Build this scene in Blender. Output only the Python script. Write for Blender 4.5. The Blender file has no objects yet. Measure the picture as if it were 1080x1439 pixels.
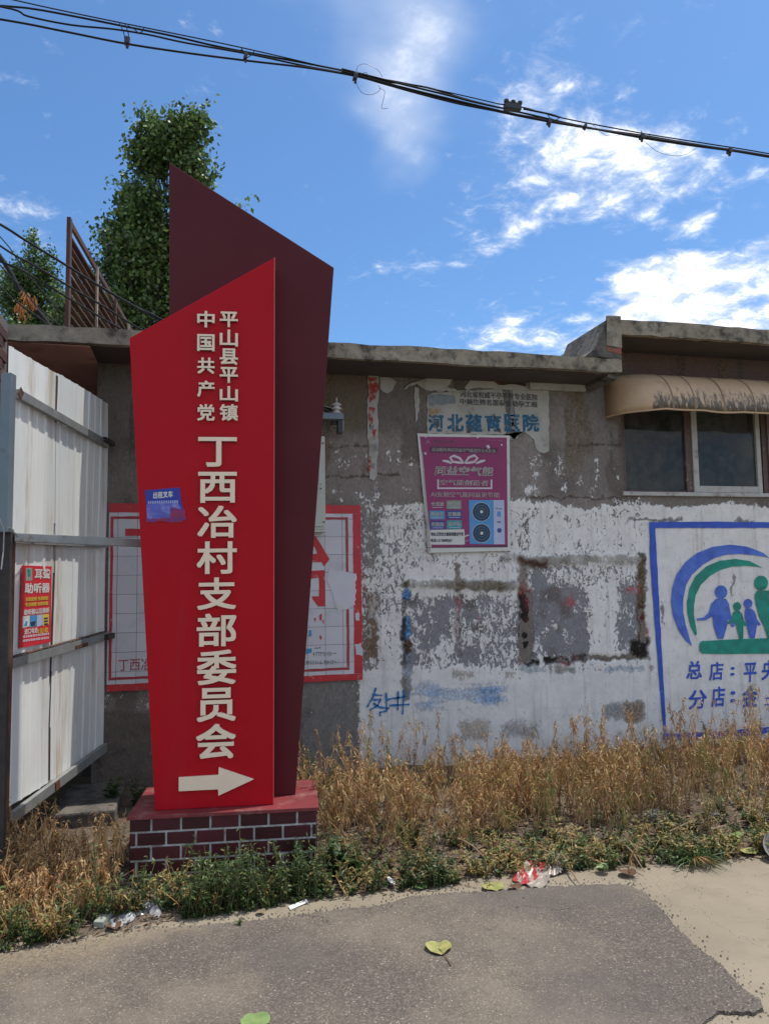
import bpy, bmesh, math, random
import numpy as np
from mathutils import Vector, Matrix
from math import radians as RD, sin, cos, tan, pi
rnd = random.Random(7); rng = np.random.default_rng(11)
sc = bpy.context.scene
COL = sc.collection
# ------------------------------------------------------------------ camera
HC = 1.5; FPX = 1081.0; YAW = RD(13.8); PITCH = RD(4.8); ROLL = 0.015
Fv = Vector((sin(YAW)*cos(PITCH), cos(YAW)*cos(PITCH), sin(PITCH)))
R0 = Vector((cos(YAW), -sin(YAW), 0)); U0 = R0.cross(Fv)
Rv = R0*cos(ROLL) - U0*sin(ROLL); Uv = U0*cos(ROLL) + R0*sin(ROLL)
CAM = Vector((0, 0, HC))
cd = bpy.data.cameras.new('camera'); cam = bpy.data.objects.new('camera', cd); COL.objects.link(cam)
cam.matrix_world = Matrix.Translation(CAM) @ Matrix((Rv, Uv, -Fv)).transposed().to_4x4()
cd.sensor_fit = 'VERTICAL'; cd.sensor_height = 36; cd.lens = 36*FPX/1439; cd.clip_end = 2000; cd.clip_start = .05
sc.camera = cam
# ------------------------------------------------------------------ light
SUN_EL = 72.0
sv = Vector((1.0, .12, tan(RD(SUN_EL)))).normalized()
sl = bpy.data.lights.new('sun', 'SUN'); sl.energy = 2.1; sl.angle = RD(.53); sl.color = (1, .95, .87)
so = bpy.data.objects.new('sun', sl); COL.objects.link(so); so.rotation_euler = sv.to_track_quat('Z', 'Y').to_euler()
sc.view_settings.view_transform = 'Standard'; sc.view_settings.look = 'None'; sc.view_settings.gamma = 1
sc.view_settings.use_curve_mapping = False
sc.view_settings.exposure = 1.05
sc.render.film_transparent = False
try:
    sc.cycles.use_denoising = True; sc.cycles.max_bounces = 6; sc.cycles.diffuse_bounces = 4; sc.cycles.transparent_max_bounces = 8
except Exception: pass

def raydir(px, py):
    return (Fv + Rv*((px-540)/FPX) - Uv*((py-719.5)/FPX)).normalized()

world = bpy.data.worlds.new('World'); sc.world = world; world.use_nodes = True
class NT:
    def __init__(s, tree): s.t = tree; s.n = tree.nodes; s.l = tree.links
    def new(s, typ, **kw):
        n = s.n.new(typ)
        for k, v in kw.items(): setattr(n, k, v)
        return n
    def set(s, n, key, v):
        if hasattr(v, 'bl_idname') or isinstance(v, bpy.types.NodeSocket): s.l.new(v, n.inputs[key])
        elif v is not None: n.inputs[key].default_value = v
    def math(s, op, a, b=None, c=None, clamp=False):
        n = s.new('ShaderNodeMath', operation=op, use_clamp=clamp); s.set(n, 0, a); s.set(n, 1, b)
        if c is not None: s.set(n, 2, c)
        return n.outputs[0]
    def vmath(s, op, a, b=None):
        n = s.new('ShaderNodeVectorMath', operation=op); s.set(n, 0, a); s.set(n, 1, b)
        return n.outputs['Value'] if op in ('DOT_PRODUCT', 'LENGTH') else n.outputs[0]
    def noise(s, scale, detail=4, rough=.55, vec=None, dist=0, col=False):
        n = s.new('ShaderNodeTexNoise'); s.set(n, 'Scale', scale); s.set(n, 'Detail', detail); s.set(n, 'Roughness', rough); s.set(n, 'Distortion', dist)
        if vec is not None: s.l.new(vec, n.inputs['Vector'])
        return n.outputs[1 if col else 0]
    def mapr(s, v, a, b, c=0., d=1., smooth=True):
        n = s.new('ShaderNodeMapRange'); n.interpolation_type = 'SMOOTHSTEP' if smooth else 'LINEAR'
        s.set(n, 0, v); s.set(n, 1, a); s.set(n, 2, b); s.set(n, 3, c); s.set(n, 4, d); return n.outputs[0]
    def mix(s, f, a, b, mode='MIX'):
        n = s.new('ShaderNodeMix'); n.data_type = 'RGBA'; n.blend_type = mode
        s.set(n, 0, f)
        for k, v in ((6, a), (7, b)):
            if isinstance(v, tuple): v = (*v[:3], 1)
            s.set(n, k, v)
        return n.outputs[2]
    def ramp(s, f, stops, const=False):
        n = s.new('ShaderNodeValToRGB'); r = n.color_ramp
        if const: r.interpolation = 'CONSTANT'
        while len(r.elements) < len(stops): r.elements.new(.5)
        for e, (p, c) in zip(r.elements, stops): e.position = p; e.color = (*c, 1)
        s.l.new(f, n.inputs[0]); return n.outputs[0]

def build_world():
    w = NT(world.node_tree); w.n.clear()
    out = w.new('ShaderNodeOutputWorld'); bg = w.new('ShaderNodeBackground'); w.l.new(bg.outputs[0], out.inputs[0])
    sky = w.new('ShaderNodeTexSky'); sky.sky_type = 'NISHITA'; sky.sun_disc = False
    sky.sun_elevation = RD(SUN_EL); sky.sun_rotation = math.atan2(sv.x, sv.y)
    sky.altitude = 200; sky.air_density = 1.0; sky.dust_density = 1.3; sky.ozone_density = 2.2
    tc = w.new('ShaderNodeTexCoord'); d = tc.outputs['Generated']
    skyc = w.mix(1.0, sky.outputs[0], (.48, .69, .86), 'MULTIPLY')
    # flat cloud layer coordinates: direction divided by its height
    sx = w.new('ShaderNodeSeparateXYZ'); w.l.new(d, sx.inputs[0])
    zz = w.math('ADD', w.math('MAXIMUM', sx.outputs[2], .0), .18)
    cx = w.new('ShaderNodeCombineXYZ')
    w.l.new(w.math('DIVIDE', sx.outputs[0], zz), cx.inputs[0]); w.l.new(w.math('DIVIDE', sx.outputs[1], zz), cx.inputs[1])
    n1 = w.noise(15.0, 9, .66, cx.outputs[0], .3)
    n2 = w.noise(2.6, 5, .55, cx.outputs[0], .5)
    nf = w.math('MULTIPLY_ADD', w.math('ADD', w.math('MULTIPLY', n1, .65), w.math('MULTIPLY', n2, .35)), 1.45, -.225)
    warp = w.noise(3.0, 3, .5, cx.outputs[0], 0, True)
    wd = w.vmath('ADD', d, w.vmath('MULTIPLY', w.vmath('SUBTRACT', warp, (.5, .5, .5)), (.22, .22, .22)))
    def blob(px, py, sa, sb, ang, wt):
        c = raydir(px, py); r = c.cross(Vector((0, 0, 1))).normalized(); u = r.cross(c)
        ca, sn = cos(RD(ang)), sin(RD(ang)); a = r*ca+u*sn; b = u*ca-r*sn
        A = w.math('DIVIDE', w.vmath('DOT_PRODUCT', wd, tuple(a)), sa/FPX); B = w.math('DIVIDE', w.vmath('DOT_PRODUCT', wd, tuple(b)), sb/FPX)
        q = w.math('ADD', w.math('POWER', w.math('ABSOLUTE', A), 2), w.math('POWER', w.math('ABSOLUTE', B), 2))
        g = w.math('EXPONENT', w.math('MULTIPLY', q, -1.))
        front = w.math('GREATER_THAN', w.vmath('DOT_PRODUCT', d, tuple(c)), .3)
        return w.math('MULTIPLY', w.math('MULTIPLY', g, wt), front)
    def total(bl):
        t = None
        for b in bl:
            v = blob(*b); t = v if t is None else w.math('ADD', t, v)
        return t
    soft = total([(520, 20, 150, 80, -30, .75), (575, 110, 80, 85, -20, .85), (550, 205, 75, 60, 0, .72), (1000, 440, 220, 50, 12, .8), (820, 230, 110, 120, -20, .42), (600, 375, 110, 40, 8, .35)])
    crisp = total([(810, 165, 80, 50, -35, .66), (900, 255, 75, 48, -10, .72), (800, 240, 75, 55, -50, .5), (820, 325, 90, 34, -25, .62), (735, 335, 70, 20, -25, .6),
                   (600, 368, 70, 18, 10, .60), (530, 395, 40, 14, -10, .5), (948, 340, 24, 18, 0, .95), (905, 352, 30, 16, -30, .55), (1020, 290, 50, 20, -20, .35),
                   (1090, 415, 190, 56, 17, .72), (810, 457, 210, 30, 6, .92), (950, 428, 120, 30, 18, .66), (1330, 380, 230, 100, 10, .6), (840, 104, 26, 9, 10, .5), (905, 96, 14, 8, 0, .45),
                   (-200, 330, 160, 70, 0, .7)])
    # unseen cloud added beyond the view, made fuller to brighten the shaded surfaces
    view = w.vmath('DOT_PRODUCT', d, tuple(raydir(540, 300)))
    outside = w.mapr(view, .80, .55, 0., 1.35)
    crisp = w.math('ADD', crisp, w.math('MULTIPLY', outside, w.mapr(n2, .34, .58)))
    dens_c = w.mapr(w.math('ADD', nf, w.math('MULTIPLY', crisp, .34)), .58, 1.04, 0, 1)
    dens_s = w.mapr(w.math('ADD', w.math('MULTIPLY', n2, .55), w.math('MULTIPLY', soft, .42)), .40, .95, 0, .58)
    dens = w.math('MULTIPLY', w.math('MAXIMUM', dens_c, dens_s), w.mapr(sx.outputs[2], 0., .05))
    ccol = w.mix(w.mapr(w.math('ADD', w.math('MULTIPLY', n1, .75), w.math('MULTIPLY', dens, .2)), .42, .66), (4.2, 4.6, 5.3), (7.0, 7.05, 7.2))
    full = w.mix(w.math('MULTIPLY', dens, .93), skyc, ccol)
    w.l.new(full, bg.inputs[0]); bg.inputs[1].default_value = .1
build_world()

# ------------------------------------------------------------------ frames: real planes in the place, with helpers to read positions on them
class Frame:
    def __init__(s, O, U, V, N): s.O = Vector(O); s.U = Vector(U).normalized(); s.V = Vector(V).normalized(); s.N = Vector(N).normalized()
    def uv(s, px, py, off=0):
        d = raydir(px, py); O = s.O + s.N*off
        t = (O-CAM).dot(s.N)/d.dot(s.N); p = CAM+d*t-s.O
        return p.dot(s.U), p.dot(s.V)
    def P(s, u, v, w=0): return s.O + s.U*u + s.V*v + s.N*w
    def px(s, px, py, off=0): return s.P(*s.uv(px, py, off), off)
DW = 5.5
WALL = Frame((0, DW, 0), (1, 0, 0), (0, 0, 1), (0, -1, 0))
SA = RD(-6.8); SU = Vector((cos(SA), sin(SA), 0)); SN = Vector((sin(SA), -cos(SA), 0))
def depth_pt(px, py, dep): d = raydir(px, py); return CAM + d*(dep/d.dot(Fv))
def G(px, py, z=0.):
    d = raydir(px, py); return CAM + d*((z-HC)/d.z)
GN = Vector((-.92, 4.14, 0)); GF = Vector((-.58, 5.5, 0)); GU = (GF-GN).normalized()
GATE = Frame(GN, GU, (0, 0, 1), (-GU.y*-1, GU.x*-1, 0))
def xw(px, y=800): return WALL.uv(px, y)[0]
def zw(px, py): return WALL.uv(px, py)[1]

# ------------------------------------------------------------------ object helpers
WLOC = {}
def tag(o, label=None, cat=None, group=None, kind=None):
    for k, v in (('label', label), ('category', cat), ('group', group), ('kind', kind)):
        if v: o[k] = v
    return o
def empty(name, loc, label, cat, group=None):
    o = bpy.data.objects.new(name, None); COL.objects.link(o); o.location = loc; o.empty_display_size = .1
    WLOC[o.name] = Vector(loc); return tag(o, label, cat, group)
def link(name, me, loc, parent=None, rot=None):
    o = bpy.data.objects.new(name, me); COL.objects.link(o); WLOC[o.name] = Vector(loc)
    if parent is not None:
        o.parent = parent; o.location = Vector(loc)-WLOC[parent.name]
    else: o.location = loc
    if rot: o.rotation_euler = rot
    return o
class MB:
    def __init__(s): s.v = []; s.f = []; s.m = []; s.mi = 0
    def add(s, vs, fs):
        n = len(s.v); s.v += [Vector(v) for v in vs]; s.f += [tuple(i+n for i in f) for f in fs]; s.m += [s.mi]*len(fs); return s
    def obox(s, c, U, V, N, a, b, d):     # box centred c with half sizes along three axes
        c, U, V, N = Vector(c), Vector(U)*a, Vector(V)*b, Vector(N)*d
        vs = [c+U*i+V*j+N*k for k in (-1, 1) for j in (-1, 1) for i in (-1, 1)]
        return s.add(vs, [(0, 2, 3, 1), (4, 5, 7, 6), (0, 1, 5, 4), (2, 6, 7, 3), (0, 4, 6, 2), (1, 3, 7, 5)])
    def fbox(s, F, u0, u1, v0, v1, w0, w1):
        return s.obox(F.P((u0+u1)/2, (v0+v1)/2, (w0+w1)/2), F.U, F.V, F.N, abs(u1-u0)/2, abs(v1-v0)/2, abs(w1-w0)/2)
    def box(s, x0, x1, y0, y1, z0, z1): return s.obox(((x0+x1)/2, (y0+y1)/2, (z0+z1)/2), (1, 0, 0), (0, 1, 0), (0, 0, 1), (x1-x0)/2, (y1-y0)/2, (z1-z0)/2)
    def prism(s, pts, ext):                # polygon of 3D points, extruded by vector ext
        n = len(pts); ext = Vector(ext); pts = [Vector(p) for p in pts]
        return s.add(pts+[p+ext for p in pts], [tuple(range(n))[::-1], tuple(range(n, 2*n))]+[(i, (i+1) % n, n+(i+1) % n, n+i) for i in range(n)])
    def tube(s, pts, r, k=6, cap=True):
        pts = [Vector(p) for p in pts]; rings = []; n0 = len(s.v); vs = []
        rr = r if isinstance(r, (list, tuple)) else [r]*len(pts)
        ref = None
        for i, p in enumerate(pts):
            t = (pts[min(i+1, len(pts)-1)]-pts[max(i-1, 0)]).normalized()
            if ref is None: ref = t.orthogonal().normalized()
            a = (ref - t*ref.dot(t)).normalized(); ref = a; b = t.cross(a)
            for j in range(k):
                th = 2*pi*j/k; vs.append(p+(a*cos(th)+b*sin(th))*rr[i])
        fs = [(i*k+j, i*k+(j+1) % k, (i+1)*k+(j+1) % k, (i+1)*k+j) for i in range(len(pts)-1) for j in range(k)]
        if cap: fs += [tuple(range(k))[::-1], tuple(range((len(pts)-1)*k, len(pts)*k))]
        return s.add(vs, fs)
    def lathe(s, c, prof, k=20, axis=(0, 0, 1)):
        A = Vector(axis).normalized(); X = A.orthogonal().normalized(); Y = A.cross(X); c = Vector(c)
        vs = [c+A*h+(X*cos(2*pi*j/k)+Y*sin(2*pi*j/k))*r for r, h in prof for j in range(k)]
        m = len(prof)
        return s.add(vs, [(i*k+j, i*k+(j+1) % k, (i+1)*k+(j+1) % k, (i+1)*k+j) for i in range(m-1) for j in range(k)]+[tuple(range(k))[::-1], tuple(range((m-1)*k, m*k))])
    def build(s, name, mat, parent=None, smooth=False, bevel=0, loc=None):
        vs = s.v
        c = Vector(loc) if loc is not None else sum(vs, Vector())/len(vs)
        me = bpy.data.meshes.new(name); me.from_pydata([tuple(v-c) for v in vs], [], s.f)
        for m in (mat if isinstance(mat, (list, tuple)) else [mat]): me.materials.append(m)
        if s.m and max(s.m) > 0: me.polygons.foreach_set('material_index', s.m)
        bm = bmesh.new(); bm.from_mesh(me)
        bmesh.ops.recalc_face_normals(bm, faces=bm.faces)
        if bevel:
            es = [e for e in bm.edges if len(e.link_faces) == 2 and e.calc_face_angle(0) > .6]
            bmesh.ops.bevel(bm, geom=es, offset=bevel, segments=2, affect='EDGES', profile=.6)
        bm.to_mesh(me); bm.free()
        if smooth:
            me.polygons.foreach_set('use_smooth', [True]*len(me.polygons))
        return link(name, me, c, parent)
def np_mesh(name, V, F, mats, mi=None, smooth=False):
    me = bpy.data.meshes.new(name); me.vertices.add(len(V)); me.vertices.foreach_set('co', np.ascontiguousarray(V, dtype=np.float32).ravel())
    k = F.shape[1]; me.loops.add(F.size); me.loops.foreach_set('vertex_index', F.astype(np.int32).ravel())
    me.polygons.add(len(F)); me.polygons.foreach_set('loop_start', np.arange(0, F.size, k, dtype=np.int32))
    try: me.polygons.foreach_set('loop_total', np.full(len(F), k, dtype=np.int32))
    except Exception: pass
    for m in mats: me.materials.append(m)
    if mi is not None: me.polygons.foreach_set('material_index', mi.astype(np.int32))
    if smooth: me.polygons.foreach_set('use_smooth', np.ones(len(F), dtype=bool))
    me.update(calc_edges=True); return me

_gl = {}
def glyphs(txt, bold, ext=0.):
    k = (txt, bold, ext)
    if k not in _gl:
        c = bpy.data.curves.new('lettering', 'FONT'); c.body = txt; c.offset = bold; c.extrude = ext; c.resolution_u = 3
        o = bpy.data.objects.new('lettering', c); COL.objects.link(o); bpy.context.view_layer.update()
        m = bpy.data.meshes.new_from_object(o)
        v = np.array([tuple(q.co) for q in m.vertices]); f = [tuple(p.vertices) for p in m.polygons]
        COL.objects.unlink(o); bpy.data.objects.remove(o); bpy.data.meshes.remove(m)
        _gl[k] = (v, f)
    return _gl[k]
def text(name, txt, F, box, mat, parent, off=.002, depth=.0, bold=.02, shear=0., skew=None, mb=None):
    """lettering on frame F filling box=(u0,v0,u1,v1); strokes are thickened by overlaying shifted copies at hair-thin steps"""
    v, f = glyphs(txt, 0., 1.0 if depth else 0.)
    a, b = v.min(0), v.max(0); u0, v0, u1, v1 = box; m = mb or MB(); first = len(m.v)
    d = bold; sh = [(0, 0)] if d <= .003 else ([(-1, -1), (1, 1), (-1, 1), (1, -1), (0, 0)] if d > .015 else [(-1, 0), (1, 0)])
    du, dv = d/(b[0]-a[0]), d/(b[1]-a[1])
    for k, (sx, sy) in enumerate(sh):
        U = ((v[:, 0]-a[0])/(b[0]-a[0])-.5)*(1-2*du)+.5+sx*du; V = ((v[:, 1]-a[1])/(b[1]-a[1])-.5)*(1-2*dv)+.5+sy*dv
        uu = u0+U*(u1-u0)+shear*(V-.5)*(v1-v0); vv = v0+V*(v1-v0)+(skew or 0)*(U-.5)*(u1-u0)
        e = k*.00015
        W = off+(v[:, 2]+1)/2*depth+e if depth else np.full(len(v), off+e)
        m.add([F.P(x, y, w) for x, y, w in zip(uu, vv, W)], f)
    return m if mb else m.build(name, mat, parent)
def pbox(F, x0, y0, x1, y1, off=0):      # rectangle read off the plane
    ym, xm = (y0+y1)/2, (x0+x1)/2
    return (F.uv(x0, ym, off)[0], F.uv(xm, y1, off)[1], F.uv(x1, ym, off)[0], F.uv(xm, y0, off)[1])
def ppoly(F, pts, off=0): return [F.P(*F.uv(x, y, off), off) for x, y in pts]
_sh = [0]
def sheet(name, F, pts, mat, parent, off=.001, t=.001, mb=None):
    _sh[0] += 1; off = off+(_sh[0] % 9)*.00006   # never two prints in one plane
    m = mb or MB(); m.prism(ppoly(F, pts, off), F.N*t)
    return m if mb else m.build(name, mat, parent)
def ragged(pts, amp, step, seed=0, closed=True):
    r = random.Random(seed); out = []; n = len(pts)
    for i in range(n if closed else n-1):
        a, b = pts[i], pts[(i+1) % n]; L = math.hypot(b[0]-a[0], b[1]-a[1]); k = max(1, int(L/step))
        for j in range(k):
            t = j/k; nx, ny = -(b[1]-a[1])/max(L, 1e-6), (b[0]-a[0])/max(L, 1e-6); q = r.uniform(-amp, amp) if j else 0
            out.append((a[0]+(b[0]-a[0])*t+nx*q, a[1]+(b[1]-a[1])*t+ny*q))
    if not closed: out.append(pts[-1])
    return out
def copy_of(o, loc, parent=None, rot=None, name=None):
    c = o.copy(); COL.objects.link(c)
    if name: c.name = name
    WLOC[c.name] = Vector(loc)
    if parent is not None: c.parent = parent; c.location = Vector(loc)-WLOC[parent.name]
    else: c.location = loc
    if rot is not None: c.rotation_euler = rot
    return c

# ------------------------------------------------------------------ materials
def mat(name, col, rough=.7, metal=0, var=.15, vscale=8, bump=0, bscale=60, spec=None, dirt=None, dscale=3, dthr=(.5, .7), alt=None, ascale=2, coat=0, streak=False):
    m = bpy.data.materials.new(name); m.use_nodes = True; t = NT(m.node_tree); b = t.n['Principled BSDF']
    g = t.new('ShaderNodeNewGeometry'); P = g.outputs['Position']
    if streak:
        mp = t.new('ShaderNodeMapping'); t.l.new(P, mp.inputs[0]); mp.inputs['Scale'].default_value = (1, 1, .12); PS = mp.outputs[0]
    else: PS = P
    c = col
    if alt: c = t.mix(t.mapr(t.noise(ascale, 5, .6, PS), .4, .62), c, alt)
    n = t.noise(vscale, 5, .6, P)
    f = t.mapr(n, .25, .75, 1-var, 1+var, False)
    cc = t.new('ShaderNodeCombineColor')
    for i in range(3): t.l.new(f, cc.inputs[i])
    c = t.mix(1.0, c if not isinstance(c, tuple) else (*c, 1), cc.outputs[0], 'MULTIPLY')
    if dirt: c = t.mix(t.mapr(t.noise(dscale, 8, .68, PS), *dthr), c, dirt)
    t.set(b, 'Base Color', c); b.inputs['Roughness'].default_value = rough; b.inputs['Metallic'].default_value = metal
    if spec is not None: b.inputs['Specular IOR Level'].default_value = spec
    if coat: b.inputs['Coat Weight'].default_value = coat; b.inputs['Coat Roughness'].default_value = .15
    if bump:
        bp = t.new('ShaderNodeBump'); bp.inputs['Strength'].default_value = bump; bp.inputs['Distance'].default_value = .01
        t.l.new(t.noise(bscale, 6, .6, P), bp.inputs['Height']); t.l.new(bp.outputs[0], b.inputs['Normal'])
    return m
M = {}
M['red'] = mat('red_paint', (.42, .005, .013), .42, 0, .05, 2, spec=.14, dirt=(.27, .05, .055), dscale=2.6, dthr=(.52, .95), streak=True, bump=.03, bscale=2)
M['redtop'] = mat('faded_red_paint', (.17, .02, .024), .6, 0, .2, 6, dirt=(.24, .12, .105), dscale=9, dthr=(.48, .75))
M['maroon'] = mat('maroon_paint', (.088, .016, .020), .5, 0, .08, 3, spec=.15)
M['cream'] = mat('cream_letter', (.82, .66, .48), .5, 0, .05)
M['brick'] = mat('maroon_tile', (.060, .012, .016), .35, 0, .3, 9, bump=.2, bscale=80, spec=.35)
M['grout'] = mat('white_grout', (.46, .455, .43), .9, 0, .25, 20, dirt=(.17, .13, .10), dscale=11, dthr=(.48, .7))
M['conc'] = mat('old_concrete', (.25, .21, .155), .95, 0, .35, 11, bump=.7, bscale=45, dirt=(.065, .055, .042), dscale=8, dthr=(.46, .66), alt=(.31, .265, .20), ascale=1.5)
M['conc_dark'] = mat('dark_mossy_concrete', (.13, .115, .10), .95, 0, .3, 12, bump=.8, bscale=35, dirt=(.04, .04, .035), dscale=7, dthr=(.45, .65))
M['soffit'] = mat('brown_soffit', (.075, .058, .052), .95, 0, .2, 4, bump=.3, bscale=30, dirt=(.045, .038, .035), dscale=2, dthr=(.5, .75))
M['pink'] = mat('pink_red_plaster', (.62, .33, .29), .95, 0, .2, 3, bump=.3, bscale=30, dirt=(.20, .09, .06), dscale=2.4, dthr=(.52, .75))
M['upper'] = mat('brown_plaster', (.085, .052, .048), .95, 0, .25, 4, bump=.3, bscale=30)
M['white'] = mat('white_steel_sheet', (.78, .785, .745), .45, 0, .05, 3, spec=.4, dirt=(.47, .36, .24), dscale=7, dthr=(.50, .74), streak=True, alt=(.66, .68, .66), ascale=3, bump=.05, bscale=6)
M['galv'] = mat('galvanised_steel', (.26, .27, .26), .55, .35, .2, 14, dirt=(.16, .07, .03), dscale=8, dthr=(.58, .72))
M['bluegrey'] = mat('blue_grey_post', (.15, .19, .215), .5, .2, .12, 9, dirt=(.1, .07, .05), dscale=8, dthr=(.6, .75))
M['rust'] = mat('rusty_steel', (.16, .06, .025), .85, .2, .35, 18, dirt=(.05, .04, .04), dscale=7, dthr=(.42, .6), bump=.5)
M['darkrust'] = mat('dark_rusty_steel', (.045, .038, .036), .8, .2, .3, 18, dirt=(.15, .055, .02), dscale=6, dthr=(.55, .66), bump=.4, streak=True)
M['slatrust'] = mat('rusty_slat', (.075, .03, .022), .85, 0, .3, 10, dirt=(.05, .03, .025), dscale=5, dthr=(.5, .65), bump=.3)
M['slattan'] = mat('tan_slat', (.48, .39, .29), .8, 0, .3, 10, dirt=(.14, .06, .035), dscale=5, dthr=(.5, .65))
M['black'] = mat('black_rubber', (.008, .008, .009), .9, 0, .1)
M['blackp'] = mat('black_plastic', (.02, .02, .022), .4, 0, .1)
M['porc'] = mat('white_porcelain', (.55, .54, .50), .25, 0, .06, coat=.4)
M['box'] = mat('pale_enamel', (.50, .50, .44), .45, 0, .05, dirt=(.4, .38, .32), dscale=5, dthr=(.5, .8))
M['tile'] = mat('white_wall_tile', (.60, .59, .62), .3, 0, .05, 6, spec=.4, dirt=(.44, .43, .44), dscale=6, dthr=(.5, .8))
M['joint'] = mat('tile_joint', (.22, .21, .2), .9, 0, .2)
M['signred'] = mat('red_tile_print', (.52, .018, .026), .45, 0, .12, 9, dirt=(.50, .28, .26), dscale=17, dthr=(.60, .66))
M['darkred'] = mat('dark_red_print', (.36, .03, .04), .5, 0, .1, dirt=(.5, .4, .4), dscale=28, dthr=(.62, .7))
M['greyp'] = mat('grey_print', (.22, .21, .22), .6, 0, .2)
M['bluep'] = mat('blue_wall_paint', (.035, .09, .46), .7, 0, .25, 14, dirt=(.40, .44, .6), dscale=30, dthr=(.66, .74))
M['bluel'] = mat('mid_blue_wall_paint', (.085, .17, .55), .7, 0, .25, 16, dirt=(.38, .42, .6), dscale=34, dthr=(.68, .76), alt=(.06, .12, .5), ascale=6)
M['greenp'] = mat('green_wall_paint', (.012, .25, .18), .7, 0, .3, 12, dirt=(.02, .16, .11), dscale=9, dthr=(.5, .7))
M['graf'] = mat('blue_graffiti', (.02, .17, .42), .8, 0, .2, 20)
M['awn'] = mat('tan_awning', (.50, .34, .20), .5, 0, .12, 5)
M['frame'] = mat('weathered_window_frame', (.42, .40, .37), .6, 0, .15, 20, dirt=(.20, .15, .12), dscale=11, dthr=(.5, .7))
M['brownframe'] = mat('brown_window_frame', (.10, .06, .05), .6, 0, .2, 20, dirt=(.3, .25, .22), dscale=15, dthr=(.58, .7))
M['pane_reflection'] = mat('reflection_grey', (.13, .155, .175), .8, 0, .1)  # tone of the reflection in the panes, put into a flat colour
M['paper'] = mat('weathered_paper', (.40, .385, .35), .85, 0, .12, 9, dirt=(.26, .23, .19), dscale=7, dthr=(.5, .7), bump=.15, bscale=25)
M['paperw'] = mat('white_paper', (.62, .61, .57), .8, 0, .08, 9, dirt=(.45, .42, .36), dscale=9, dthr=(.55, .75))
M['purple'] = mat('purple_print', (.25, .016, .105), .45, 0, .12, 5, dirt=(.34, .12, .2), dscale=14, dthr=(.66, .8))
M['purpled'] = mat('dark_purple_print', (.085, .012, .045), .5, 0, .1)
M['pinkp'] = mat('pale_pink_print', (.60, .52, .55), .6, 0, .1)
M['faint'] = mat('faint_pink_print', (.34, .16, .24), .6, 0, .1)
M['cy'] = mat('cyan_print', (.05, .27, .50), .5, 0, .1)
M['nav'] = mat('navy_print', (.02, .06, .26), .5, 0, .1)
M['teal'] = mat('teal_print', (.03, .28, .33), .5, 0, .1)
M['skyp'] = mat('light_blue_print', (.07, .27, .55), .5, 0, .1)
M['lilac'] = mat('lilac_print', (.42, .46, .62), .5, 0, .1)
M['fan'] = mat('dark_fan_print', (.015, .035, .06), .5, 0, .1)
M['hosp'] = mat('faded_teal_print', (.015, .10, .19), .7, 0, .25, 30, dirt=(.33, .33, .32), dscale=40, dthr=(.56, .64))
M['hospd'] = mat('faded_dark_print', (.09, .085, .09), .7, 0, .25, 30, dirt=(.33, .33, .32), dscale=40, dthr=(.56, .64))
M['adred'] = mat('bright_red_print', (.60, .018, .03), .5, 0, .06)
M['yel'] = mat('yellow_print', (.65, .5, .05), .5, 0, .1)
M['navy'] = mat('sticker_blue', (.018, .035, .30), .35, 0, .08, spec=.4)
M['smear'] = mat('smeared_sticker', (.09, .10, .42), .4, 0, .3, 16, dirt=(.28, .30, .58), dscale=14, dthr=(.5, .72))
M['smearp'] = mat('purple_smear', (.15, .015, .15), .4, 0, .3, 16, alt=(.30, .012, .05), ascale=20)
M['bark'] = mat('poplar_bark', (.16, .14, .11), .95, 0, .3, 10, bump=.6)
M['wood'] = mat('dry_stick', (.22, .15, .09), .9, 0, .3, 20)
M['plastic'] = mat('crumpled_film', (.33, .33, .33), .3, 0, .2, 30, dirt=(.28, .25, .22), dscale=14, dthr=(.5, .7))
M['foam'] = mat('dirty_foam', (.26, .28, .23), .9, 0, .15, 20)
M['stone'] = mat('grey_stone', (.22, .2, .18), .9, 0, .3, 20, bump=.5)
M['leafy'] = mat('yellow_green_leaf', (.22, .24, .07), .6, 0, .25, 40, alt=(.32, .28, .10), ascale=30)
M['brownleaf'] = mat('brown_leaf', (.12, .065, .035), .8, 0, .3, 30)
M['redbrick'] = mat('dark_red_brickwork', (.09, .03, .025), .9, 0, .3, 8, bump=.6, dirt=(.2, .17, .15), dscale=20, dthr=(.6, .7))
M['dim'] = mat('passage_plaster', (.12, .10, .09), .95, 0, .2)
M['stucco'] = mat('coarse_brown_render', (.105, .088, .075), 1, 0, .45, 26, bump=1, bscale=50, dirt=(.22, .2, .18), dscale=60, dthr=(.66, .74))
def foliage(name, stops, rough=.6, trans=.0, var=.25):
    m = bpy.data.materials.new(name); m.use_nodes = True; t = NT(m.node_tree); b = t.n['Principled BSDF']
    g = t.new('ShaderNodeNewGeometry')
    c = t.ramp(g.outputs['Random Per Island'], stops)
    n = t.mapr(t.noise(1.6, 3, .5, g.outputs['Position']), .3, .7, 1-var, 1+var, False)
    cc = t.new('ShaderNodeCombineColor')
    for i in range(3): t.l.new(n, cc.inputs[i])
    c = t.mix(1., c, cc.outputs[0], 'MULTIPLY')
    t.l.new(c, b.inputs['Base Color']); b.inputs['Roughness'].default_value = rough
    if trans:
        tr = t.new('ShaderNodeBsdfTranslucent'); t.l.new(c, tr.inputs[0]); mx = t.new('ShaderNodeMixShader'); mx.inputs[0].default_value = trans
        t.l.new(b.outputs[0], mx.inputs[1]); t.l.new(tr.outputs[0], mx.inputs[2]); t.l.new(mx.outputs[0], t.n['Material Output'].inputs[0])
    return m
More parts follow.
